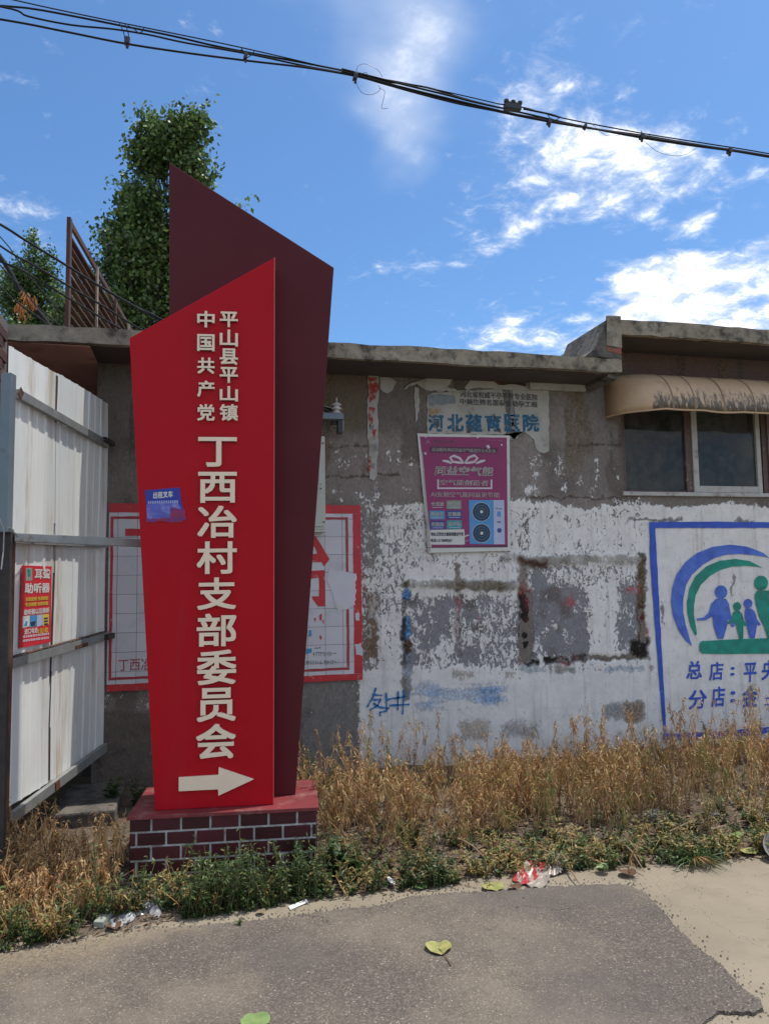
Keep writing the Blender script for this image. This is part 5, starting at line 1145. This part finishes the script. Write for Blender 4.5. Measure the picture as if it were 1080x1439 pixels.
# ---- dry weeds: the mass (stuff) and the plants that stand out singly
C = Leaves(); n = 0
def line_y(x): return 3.62+.0*x
wr = random.Random(21)
while n < 780:
    x = wr.uniform(.62, 5.4); y = wr.triangular(float(vedge(x))+.25, 5.35, float(vedge(x))+.8)
    if x < .95 and y > 4.9: continue
    if blocked(x, y): continue
    clump = float(fbm(np.array(x), np.array(y), 2.6, 3, 61)); 
    if clump < .47 and wr.random() < .88: continue
    h = wr.uniform(.22, .47)*(.72+.55*clump)*(1.25 if wr.random() < .08 else 1)*float(np.interp(y, [3.9, 4.3, 4.7, 5.4], [.78, .95, .74, .42])); 
    dry_plant(C, (x, y, hz(x, y)-.01), h, (wr.gauss(0, .28), wr.gauss(-.08, .2)), .95); n += 1
o = C.build('dry_weeds', [M['dry'], M['drystem']], (2.5, 4.6, 0)); tag(o, 'dense stand of dead straw-coloured weeds along the foot of the white wall', 'weeds', None, 'stuff')
C = Leaves(); n = 0
while n < 90:
    x = wr.uniform(.6, 5.2); y = wr.uniform(4.1, 5.0); n += 1
    if blocked(x, y): continue
    dry_plant(C, (x, y, hz(x, y)-.01), wr.uniform(.44, .66)*(1 if y < 4.6 else .85), (wr.gauss(0, .15), wr.gauss(0, .1)), .6)
o = C.build('dry_weeds', [M['dry'], M['drystem']], (2.5, 4.6, 0)); tag(o, 'taller wispy dead stalks sticking up out of the dry stand by the wall', 'weeds', None, 'stuff')
C = Leaves(); n = 0
while n < 170:
    x = wr.uniform(.55, 5.2); y = wr.triangular(float(vedge(x))+.2, 5.2, float(vedge(x))+.6)
    if blocked(x, y): continue
    dry_plant(C, (x, y, hz(x, y)-.01), wr.uniform(.2, .44)*float(np.interp(y, [3.9, 4.3, 4.7, 5.4], [.8, 1, .8, .5])), (wr.gauss(0, .3), wr.gauss(-.1, .2)), 1.1); n += 1
o = C.build('half_dry_weeds', [M['mixleaf'], M['drystem']], (2.5, 4.4, 0)); tag(o, 'upright half-green weeds scattered through the dead stand by the wall', 'weeds', None, 'stuff')
C = Leaves(); n = 0
while n < 330:
    x = wr.uniform(-1.6, -.38); y = (wr.triangular(3.56, 4.5, 3.8) if n % 3 else wr.uniform(3.9, 4.45))
    if blocked(x, y): continue
    dry_plant(C, (x, y, hz(x, y)-.01), wr.uniform(.10, .32)*(1.15 if x < -.8 else .7), (wr.gauss(0, .3), wr.gauss(-.1, .2)), 1.1); n += 1
o = C.build('dry_weeds', [M['dry'], M['drystem']], (-.9, 3.9, 0)); tag(o, 'tangle of dead yellow-brown weeds below the white gate at the left', 'weeds', None, 'stuff')
# ---- green weeds
C = Leaves(); n = 0
while n < 330:
    x = wr.uniform(-1.9, 1.25); y = float(vedge(x))+.03+abs(wr.gauss(0, .15))
    if blocked(x, y): continue
    green_plant(C, (x, y, hz(x, y)-.005), wr.uniform(.03, .10)*(1 if wr.random() < .75 else 2.1), .55, 3, .028, .0052); n += 1
n = 0
while n < 120:
    x = wr.uniform(-.5, .62); y = float(vedge(x))+wr.uniform(.03, .2)
    if blocked(x, y): continue
    green_plant(C, (x, y, hz(x, y)-.005), wr.uniform(.13, .30), .3, 2, .034, .0042); n += 1
o = C.build('green_weeds', [M['green'], M['greenstem']], (-.3, 3.7, 0)); tag(o, 'low green weeds growing in front of the tiled plinth and the gate', 'weeds', None, 'stuff')
C = Leaves(); n = 0
while n < 340:
    x = wr.uniform(1.1, 5.2); y = float(vedge(x))+.04+abs(wr.gauss(0, .24))
    q = float(fbm(np.array(x), np.array(y), 1.6, 3, 88))
    if q < .47 and wr.random() < .8: continue
    green_plant(C, (x, y, hz(x, y)-.005), wr.uniform(.03, .12), .7, 4, .028, .005); n += 1
o = C.build('green_weeds', [M['green'], M['greenstem']], (2.5, 3.9, 0)); tag(o, 'patches of low green weeds along the verge right of the sign', 'weeds', None, 'stuff')
C = Leaves(); n = 0
while n < 480:
    x = wr.uniform(-1.8, 5.2); y = float(vedge(x))+.05+abs(wr.gauss(0, .28))
    if blocked(x, y): continue
    green_plant(C, (x, y, hz(x, y)-.005), wr.uniform(.05, .16), .8, 4, .032, .005); n += 1
o = C.build('half_dry_weeds', [M['mixleaf'], M['drystem']], (1.5, 3.9, 0)); tag(o, 'yellowing half-dry weeds mixed along the whole verge', 'weeds', None, 'stuff')
# ---- litter of dead leaves and straws on the earth
N = 14000; lx = rng.uniform(-2.2, 5.4, N); ly = vedge(lx)-.03+np.abs(rng.normal(0, .75, N))-.14*(rng.random(N) < .05); k = ly < 5.4; lx, ly = lx[k], ly[k]; C = Leaves()
P = np.stack([lx, ly, gh(lx, ly)+.004], 1); a = rng.uniform(0, 2*pi, len(P)); C.blades(P, np.stack([np.cos(a), np.sin(a), rng.uniform(0, .35, len(P))], 1), rng.uniform(.015, .06, len(P)), rng.uniform(.002, .009, len(P)), .05, up=np.tile([0, 0, 1.], (len(P), 1))+rng.normal(size=(len(P), 3))*.3)
o = C.build('dead_leaf_litter', [M['tawny']], (1.5, 4.2, 0)); tag(o, 'brown litter of dead leaves and straw on the earth under the weeds', 'litter', None, 'stuff')
# ---- single weeds that stand out
def solo(name, px, py_base, h, label, kind='dry', lean=(0, 0), dens=1.3, dep=None, cat='weed', group=None, **kw):
    p = G(px, py_base, .05) if dep is None else depth_pt(px, py_base, dep)
    b = (p.x, p.y, hz(p.x, p.y)-.01 if dep is None else p.z)
    C = Leaves()
    if kind == 'dry': dry_plant(C, b, h, lean, dens); ms = [M['dry'], M['drystem']]
    elif kind == 'mix': dry_plant(C, b, h*.85, lean, dens); ms = [M['mixleaf'], M['drystem']]
    else: green_plant(C, b, h, **kw); ms = [M['green'] if kind == 'green' else M['mixleaf'], M['greenstem']]
    return tag(C.build(name, ms, b), label, cat, group)
wg = 'single weeds that stand out'
solo('tall_weed', 520, 1150, .74, 'tallest greenish-yellow weed under the blue graffiti, reaching its last character', 'mix', dens=1.8, group=wg)
solo('tall_weed', 548, 1152, .60, 'slim reddish weed just right of the one under the graffiti', 'mix', dens=1.2, group=wg)
solo('tall_weed', 432, 1140, .42, 'thin greenish weed behind the right corner of the red plinth cap', 'mix', dens=1.5, group=wg)
solo('tall_weed', 808, 1160, .62, 'tall dry weed standing below the dark gouge of the notice panel', 'dry', dens=1.2, group=wg)
solo('tall_weed', 895, 1160, .66, 'dry feathery weed against the lower left corner of the blue frame', 'dry', dens=1.4, group=wg)
solo('tall_weed', 948, 1150, .70, 'tall dry plume inside the lower edge of the blue frame', 'dry', dens=1.4, group=wg)
solo('tall_weed', 962, 1150, .64, 'shorter dry plume right beside the tall plume in the blue frame', 'dry', dens=1.4, group=wg)
solo('tall_weed', 1065, 1160, .96, 'slender green weed rising over the lettering at the right edge', 'mix', dens=.8, group=wg)
solo('tall_weed', 1005, 1165, .52, 'bushy yellow-green weed below the painted frame, near the right edge', 'mix', dens=2.2, group=wg)
solo('tall_weed', 852, 1155, .64, 'thin dark-stemmed dry weed in front of the grey wall smear', 'dry', dens=.8, group=wg)
solo('tall_weed', 882, 1215, .30, 'bent straw weed leaning over the pavement edge', 'dry', (.2, -.3), .9, group=wg)
solo('tall_weed', 130, 1235, .28, 'drooping straw-coloured weed left of the plinth, on the green patch', 'dry', (.2, 0), 1.8, group=wg)
solo('tall_weed', 167, 1238, .30, 'straw-coloured weed nearest the left side of the plinth', 'dry', dens=1.8, group=wg)
solo('tall_weed', 20, 1240, .36, 'pale grass-like weed in front of the rusty steel post', 'dry', (-.2, 0), 2., group=wg)
solo('tall_weed', 45, 1230, .30, 'arching pale weed in front of the lower corner of the gate', 'dry', (.3, -.1), 2., group=wg)
solo('leafy_weed', 68, 1170, .30, 'slender leafy green weed growing up against the white gate', 'g', n=2, spread=.15, L=.05, Wd=.007, group=wg)
solo('leafy_weed', 158, 1150, .26, 'bright green nettle-like weed between the gate and the plinth', 'green', n=5, spread=.35, L=.055, Wd=.015, group=wg)
solo('leafy_weed', 188, 1145, .16, 'low green weed at the foot of the rough wall by the plinth', 'green', n=8, spread=.7, L=.035, Wd=.009, group=wg)
solo('leafy_weed', 470, 1222, .22, 'broad-leaved green weed at the right foot of the plinth', 'green', n=10, spread=.7, L=.05, Wd=.016, group=wg)
solo('leafy_weed', 500, 1222, .16, 'broad-leaved green weed just right of the one at the plinth foot', 'green', n=9, spread=.8, L=.05, Wd=.016, group=wg)
solo('leafy_weed', 272, 1225, .24, 'green weed in front of the left half of the brick-patterned plinth', 'green', n=6, spread=.4, L=.04, Wd=.008, group=wg)
solo('leafy_weed', 408, 1226, .24, 'green weed in front of the right end of the brick-patterned plinth', 'green', n=6, spread=.4, L=.04, Wd=.008, group=wg)
solo('leafy_weed', 815, 1205, .10, 'small bright green weed at the pavement edge right of the red wrapper', 'green', n=6, spread=.8, L=.045, Wd=.009, group=wg)
solo('leafy_weed', 615, 1228, .09, 'small green and yellow weed between the plinth and the red wrapper', 'green', n=6, spread=.8, L=.045, Wd=.008, group=wg)
solo('leafy_weed', 575, 1185, .16, 'dark green leafy weed under the dry stems left of the middle', 'green', n=8, spread=.6, L=.045, Wd=.012, group=wg)
solo('leafy_weed', 340, 1283, .05, 'tiny green weed sprouting from the crack of the pavement edge', 'green', n=3, spread=.6, L=.03, Wd=.006, group=wg)
# pulled grass clump at the pavement edge
C = Leaves(); p = G(968, 1205, .02); k = 260; a = rng.uniform(0, 2*pi, k); D = np.stack([np.cos(a), np.sin(a)*.8-.2, rng.uniform(.05, .9, k)], 1)
C.blades(np.tile(np.array(p)+[0, 0, .01], (k, 1))+rng.normal(size=(k, 3))*[.05, .04, .01], D, rng.uniform(.06, .2, k), rng.uniform(.002, .005, k), rng.uniform(.1, .6, k))
tag(C.build('grass_clump', [M['green']], tuple(p)), 'uprooted clump of coarse green grass lying at the pavement edge', 'grass clump')
C = Leaves(); k = 40; a = rng.uniform(-2.4, -.6, k)
C.blades(np.tile(np.array(p)+[0, -.03, .02], (k, 1)), np.stack([np.cos(a), np.sin(a), rng.uniform(-.05, .3, k)], 1), rng.uniform(.08, .17, k), .003, .2)
tag(C.build('grass_root', [M['dry']], tuple(p)), 'pale dry root end of the uprooted grass clump', 'grass root')

# ================================================================== poplars behind the building
def poplar(name, bpx, dep, H, lobes, leafn, leaf, label, seed):
    """lobes: (px, py, radius_px_x, radius_px_y) crown masses read at the tree's distance"""
    global rng
    rng = np.random.default_rng(seed); b = depth_pt(bpx, 600, dep); b = Vector((b.x, b.y, -.05))
    root = empty(name, b, label, 'tree', 'poplars behind the building'); sc_ = dep/FPX
    top = b+Vector((0, 0, H)); r = random.Random(seed)
    MB().tube(catmull([b, b+Vector((.06, 0, H*.3)), b+Vector((-.05, .05, H*.6)), b+Vector((.03, 0, H*.88))]), [.16*(1-.85*i/18) for i in range(19)], 9).build('trunk', M['bark'], root, smooth=True)
    L = Leaves(); br = Leaves()
    for (x, y, rx, ry) in lobes:
        c = np.array(depth_pt(x, y, dep)); R_ = np.array([rx*sc_, min(rx, ry)*sc_*.9, ry*sc_])
        frac = leafn*(rx*ry)/sum(q[2]*q[3] for q in lobes); nb = int(frac/42)
        for _ in range(nb):
            u = rng.normal(size=3); u /= np.linalg.norm(u); q = rng.uniform(.2, 1.)**.5
            e = c+u*R_*q
            if float(fbm(np.array(e[0]+40), np.array(e[2]), 1.7, 2, seed)) < .35: continue
            s0 = np.array([b.x+(e[0]-b.x)*.35, b.y+(e[1]-b.y)*.35, max(e[2]-rng.uniform(.6, 1.3)*(.4+np.linalg.norm((e-c)[:2])), b.z+1)])
            s1 = e+np.array([0, 0, .05]); br.stems([s0], [s1], .012, .004, 0)
            k = 42; t = rng.uniform(.45, 1.12, k)[:, None]; P = s0*(1-t)+s1*t+rng.normal(size=(k, 3))*np.array([.085, .085, .12])
            a = rng.uniform(0, 2*pi, k); D = np.stack([np.cos(a), np.sin(a), rng.uniform(-1.2, .3, k)], 1)
            L.blades(P, D, rng.uniform(.75, 1.25, k)*leaf, rng.uniform(.34, .46, k)*leaf, .15)
    br.build('limbs', [M['bark']], tuple(b), root); o = L.build('crown', [M['poplar']], tuple(b), root)
poplar('poplar_tree', 232, 15, 9.6, [(208, 215, 30, 46), (272, 205, 40, 52), (250, 200, 34, 40), (190, 245, 30, 40), (240, 260, 44, 60), (298, 238, 34, 44), (306, 265, 26, 26), (200, 300, 46, 60), (162, 345, 32, 46), (215, 380, 70, 60), (160, 405, 30, 50), (260, 330, 50, 80), (230, 450, 80, 60), (330, 295, 14, 16), (300, 380, 40, 80), (205, 172, 10, 14), (277, 162, 12, 12), (240, 168, 10, 16)], 50000, .092, 'tall broad poplar behind the maroon top of the sign', 5)
poplar('poplar_tree', 46, 24, 9.8, [(48, 345, 9, 22), (42, 385, 24, 34), (70, 372, 12, 26), (30, 420, 34, 40), (75, 420, 26, 40), (10, 400, 22, 36), (50, 470, 50, 40)], 15000, .09, 'small poplar beyond the cables at the left edge, its pointed top above the roof', 6)
poplar('poplar_tree', -45, 22, 10, [(-40, 380, 40, 50), (-20, 440, 34, 40), (-60, 460, 50, 50)], 5000, .11, 'poplar just outside the left edge showing only its side', 8)
poplar('poplar_tree', 120, 20, 8, [(112, 425, 34, 34), (135, 450, 30, 30), (90, 455, 30, 30)], 5000, .11, 'low bushy poplar seen behind the rusty screen', 9)
rng = np.random.default_rng(99)

# ================================================================== ledge, litter and small things on the ground
pa = depth_pt(128, 1136, 4.42); lx0 = depth_pt(72, 1140, 4.35).x
slm = MB().box(lx0, xw(183, 1110)-.03, pa.y, DW-.01, -.05, .18).build('concrete_step', M['conc_dark'], None, bevel=.012); tag(slm, 'grey concrete step under the open end of the gate, left of the plinth', 'step')
pl = MB(); q0, q1 = depth_pt(120, 1100, 5.3), depth_pt(150, 1100, 5.3)
pl.prism([(q0.x, 5.6, .2), (q0.x+.09, 5.56, .2), (q0.x+.09, 5.56, .62), (q0.x, 5.6, .6)], (0, .03, 0)); o = pl.build('leaning_board', mat('dark_board', (.045, .04, .038), .9), None); tag(o, 'dark board standing in the shadow behind the lower corner of the gate', 'board')
rough = MB(); 
def crumple(name, pts, h, mt, label, cat, seed, nx=16, ny=10, amp=.02, z=.004, parent=None, mi=None):
    """crumpled sheet spanning a quadrilateral on the ground"""
    A, B, C_, D_ = [G(*p, z) for p in pts]; r = np.random.default_rng(seed).random((4, 64)); vs = []
    for j in range(ny+1):
        for i in range(nx+1):
            a, b = i/nx, j/ny; p = (A*(1-a)+B*a)*(1-b)+(D_*(1-a)+C_*a)*b
            f = float(fbm(np.array(a*nx*.5+seed), np.array(b*ny*.5), .9, 3, seed)); g_ = abs(float(fbm(np.array(a*7+seed*3), np.array(b*5), 1.1, 2, seed+9))-.5)*2
            w = math.sin(pi*min(1, max(0, a)))**.5*math.sin(pi*min(1, max(0, b)))**.5
            e = (1-w)*.02; vs.append(p+Vector(((f-.5)*e*2, (g_-.4)*e*2, h*(f*.6+g_*.8)*(.25+.75*w))))
    fs = [(j*(nx+1)+i, j*(nx+1)+i+1, (j+1)*(nx+1)+i+1, (j+1)*(nx+1)+i) for j in range(ny) for i in range(nx)]
    m = MB().add(vs, fs)
    if mi: m.m = [mi(i, j) for j in range(ny) for i in range(nx)]
    o = m.build(name, mt, parent); md = o.modifiers.new('t', 'SOLIDIFY'); md.thickness = .0008; return tag(o, label, cat)
crumple('plastic_film', [(146, 1298), (196, 1262), (230, 1272), (160, 1306)], .035, M['plastic'], 'crumpled strip of clear plastic film at the left pavement edge', 'plastic film', 3, 24, 8)
crumple('plastic_film', [(208, 1282), (216, 1262), (231, 1272), (224, 1292)], .06, M['plastic'], 'standing crumpled end of plastic film beside the strip', 'plastic film', 12, 10, 8)
a, b = G(138, 1300, .02), G(158, 1277, .03); dd = (b-a).normalized()
o = MB().obox((a+b)/2, dd, dd.cross(Vector((0, 0, 1))), (0, 0, 1), (b-a).length/2, .022, .014).build('foam_piece', M['foam'], None, bevel=.004); tag(o, 'small greenish-grey foam block lying in the weeds beside the plastic film', 'foam block')
crumple('plastic_scrap', [(160, 1279), (178, 1274), (180, 1280), (163, 1285)], .03, mat('green_film', (.30, .38, .32), .4), 'pale green plastic scrap behind the foam block', 'plastic scrap', 5, 8, 5)
wr_m = [mat('wrapper_red', (.36, .03, .035), .35, 0, .2, 20), mat('wrapper_silver', (.30, .26, .22), .4, .1, .25, 30, dirt=(.26, .18, .13), dscale=14, dthr=(.5, .65))]
sn = empty('snack_wrapper', G(750, 1235), 'crumpled red and silver snack wrapper at the pavement edge', 'wrapper')
o = crumple('film', [(716, 1236), (758, 1252), (790, 1220), (752, 1204)], .05, wr_m, 'x', 'x', 21, 22, 14, parent=sn, mi=lambda i, j: 0 if ((i+j*2) % 9 < 5 and i < 15 and j < 11) else 1)
for k_ in ('label', 'category'): del o[k_]
o = crumple('film', [(762, 1232), (792, 1228), (796, 1205), (768, 1202)], .085, [wr_m[1]], 'x', 'x', 33, 14, 10, parent=sn)
for k_ in ('label', 'category'): del o[k_]
def flatthing(name, pts, m, label, cat, t=.002, z=.004, group=None):
    return tag(MB().prism([G(x, y, z) for x, y in pts], (0, 0, t)).build(name, m), label, cat, group)
flatthing('paper_strip', [(405, 1274), (430, 1264), (433, 1268), (408, 1279)], M['paperw'], 'white paper strip lying by the green tuft on the pavement edge', 'paper')
flatthing('white_tag', [(542, 1234), (547, 1233), (556, 1240), (554, 1244), (547, 1240)], M['paperw'], 'small white plastic tag at the edge of the weeds right of the plinth', 'tag', .004, .03)
def gleaf(name, cx, cy, s, rot, m, label, stem_to=None, z=.015, cup=.25, group='fallen leaves'):
    """heart-shaped poplar leaf with midrib fold"""
    c = G(cx, cy, z); pts = []; n = 22
    for k in range(n):
        t = 2*pi*k/n; r_ = 1-.16*sin(t)-(.22 if abs(t-3*pi/2) < .3 else 0)+(.25*max(0, sin(t))**6)
        pts.append((r_*cos(t)*.52, r_*sin(t)*.5))
    vs = [c+Vector((0, 0, .002))]; fs = []
    for j, q in enumerate((.5, 1.)):
        for (x, y) in pts:
            X_ = (x*cos(rot)-y*sin(rot))*s*q; Y_ = (x*sin(rot)+y*cos(rot))*s*q; vs.append(c+Vector((X_, Y_, .002+abs(x)*q*s*cup+.10*s*(y*q)**2+.03*s*sin(x*14)*q)))
    for k in range(n): fs += [(0, 1+k, 1+(k+1) % n), (1+k, n+1+k, n+1+(k+1) % n, 1+(k+1) % n)]
    lf = empty(name, c, label, 'leaf', group); MB().add(vs, fs).build('blade', m, lf, smooth=True)
    if stem_to: e = G(*stem_to, z+.001); MB().tube([c+Vector((0, 0, .003)), c.lerp(e, .5)+Vector((.004, 0, .006)), e], [.002, .0018, .0026], 5).build('leaf_stalk', M['brownleaf'], lf)
    return lf
LM = M['leafy']; LG2 = mat('pale_green_leaf', (.16, .24, .075), .6, 0, .25, 40)
gleaf('fallen_leaf', 616, 1334, .100, 2.9, LM, 'large yellow-green leaf with a stalk lying on the asphalt', (633, 1357))
gleaf('fallen_leaf', 357, 1438, .095, .6, LG2, 'pale green leaf at the bottom edge of the asphalt')
gleaf('fallen_leaf', 691, 1248, .10, .3, LM, 'flat greenish leaf on the pavement left of the snack wrapper', z=.006)
gleaf('fallen_leaf', 590, 1247, .06, .3, LG2, 'small green leaf beside the white tag', z=.006)
gleaf('fallen_leaf', 1050, 1198, .09, .5, LM, 'pale leaf on the pavement edge near the plastic dish', z=.01)
gleaf('fallen_leaf', 846, 1222, .06, 1.1, LG2, 'small green leaf standing at the weed edge below the boards', z=.02, cup=.6)
gleaf('fallen_leaf', 880, 1229, .08, .1, M['brownleaf'], 'curled dark leaf on the pavement under the bent straw', z=.006, cup=.5)
gleaf('fallen_leaf', 722, 1249, .06, .4, M['brownleaf'], 'curled dark leaf in front of the snack wrapper', z=.006, cup=.6)
gleaf('fallen_leaf', 160, 1304, .06, .4, M['brownleaf'], 'curled brown leaf at the left end of the plastic strip', z=.006, cup=.6)
gleaf('fallen_leaf', 366, 1283, .04, .7, M['tawny'], 'tiny pale leaf by the crack weed', z=.006, cup=.5)
gleaf('fallen_leaf', 1032, 1178, .07, .4, LG2, 'crumpled pale green leaf beside the plastic dish', z=.05, cup=.7)
dm = mat('dirty_grey_plastic', (.13, .125, .11), .5, 0, .3, 15)
c = G(1104, 1200, .03); o = MB().lathe(c, [(.0, 0), (.05, .0), (.085, .025), (.105, .06), (.110, .06), (.09, .02), (.05, -.006), (.0, -.006)], 24, (-.35, -.45, .8)).build('plastic_dish', dm, None, smooth=True); tag(o, 'dirty grey plastic dish tilted in the weeds at the right edge', 'dish')
rs_ = random.Random(31)
st_l = {(1000, 1150): 'dark broken stone among the stems below the blue frame', (1015, 1128): 'larger dark lump half hidden at the foot of the wall at right', (920, 1148): 'grey broken brick in the weeds left of the green weed', (640, 1150): 'pale stone behind the dry stems near the middle', (560, 1165): 'small grey rubble stone right of the plinth', (668, 1205): 'dark stone lying before the earth bank', (90, 1160): 'dark rubble block in front of the concrete step', (100, 1145): 'brown block leaning beside the concrete step'}
for (x, y), lb in st_l.items():
    p = G(x, y, .06); m = MB(); s_ = rs_.uniform(.045, .08)
    m.lathe((p.x, p.y, hz(p.x, p.y)-.01), [(s_*.8, 0), (s_*1.1, s_*.3), (s_*.9, s_*.8), (s_*.3, s_*1.0)], 8)
    for v in m.v: v += Vector((rs_.gauss(0, .009), rs_.gauss(0, .009), rs_.gauss(0, .006)))
    tag(m.build('rubble_stone', M['stone'] if 'dark' not in lb else M['conc_dark']), lb, 'stone', 'rubble stones')
for (x0, y0, x1, y1, lb) in ((870, 1180, 905, 1225, 'pale bent stick leaning onto the pavement'), (1030, 1145, 1046, 1180, 'dry stick leaning by the pale leaf'), (1000, 1165, 1078, 1153, 'long dry stick lying across the earth at right'), (940, 1168, 1000, 1150, 'thin dry stick among the grass clump'), (640, 1175, 690, 1215, 'reddish stick on the earth bank'), (795, 1222, 812, 1240, 'dark twig on the pavement right of the wrapper')):
    a, b = G(x0, y0, .10 if y1 < 1240 else .01), G(x1, y1, .02); o = MB().tube([a, a.lerp(b, .5)+Vector((0, 0, .02)), b], [.004, .005, .003], 5).build('dry_stick', M['wood']); tag(o, lb, 'stick', 'dry sticks')
# loose grit scattered on road and pavement
N = 1500; gx_ = rng.uniform(-2.6, 3.2, N); gy_ = rng.uniform(1.6, 3.55, N); s_ = rng.uniform(.0015, .0045, N); C = Leaves()
zz = np.full(N, .0145); C.stems(np.stack([gx_, gy_, zz-.001], 1), np.stack([gx_, gy_, zz+s_], 1), s_, s_*.6, 0)
o = C.build('loose_grit', [mat('grit', (.30, .26, .21), .9, 0, .5, 60)], (0, 2.6, 0)); tag(o, 'loose grit scattered over the road', 'grit', None, 'stuff')
k = rng.integers(0, len(ep)-4, 1500); E_ = np.array([tuple(p) for p in ep[:-3]]); k = k % len(E_); q = E_[k]+np.concatenate([rng.normal(0, .035, (1500, 2)), np.zeros((1500, 1))], 1)+np.array([.01, .012, 0])
s_ = rng.uniform(.0015, .006, 1500); C = Leaves(); z0 = np.full(1500, .0); q0 = np.stack([q[:, 0], q[:, 1], z0], 1); q0[:, 2] = np.where(rng.random(1500) < .15, .0135, 0); C.stems(q0, q0+np.stack([s_*0, s_*0, s_*1.2], 1), s_, s_*.6, 0)
o = C.build('asphalt_crumbs', [mat('asphalt_crumb', (.16, .14, .12), .9, 0, .4, 60)], (0, 3, 0)); tag(o, 'crumbs broken off along the edge of the asphalt', 'grit', None, 'stuff')
bpy.context.view_layer.update()
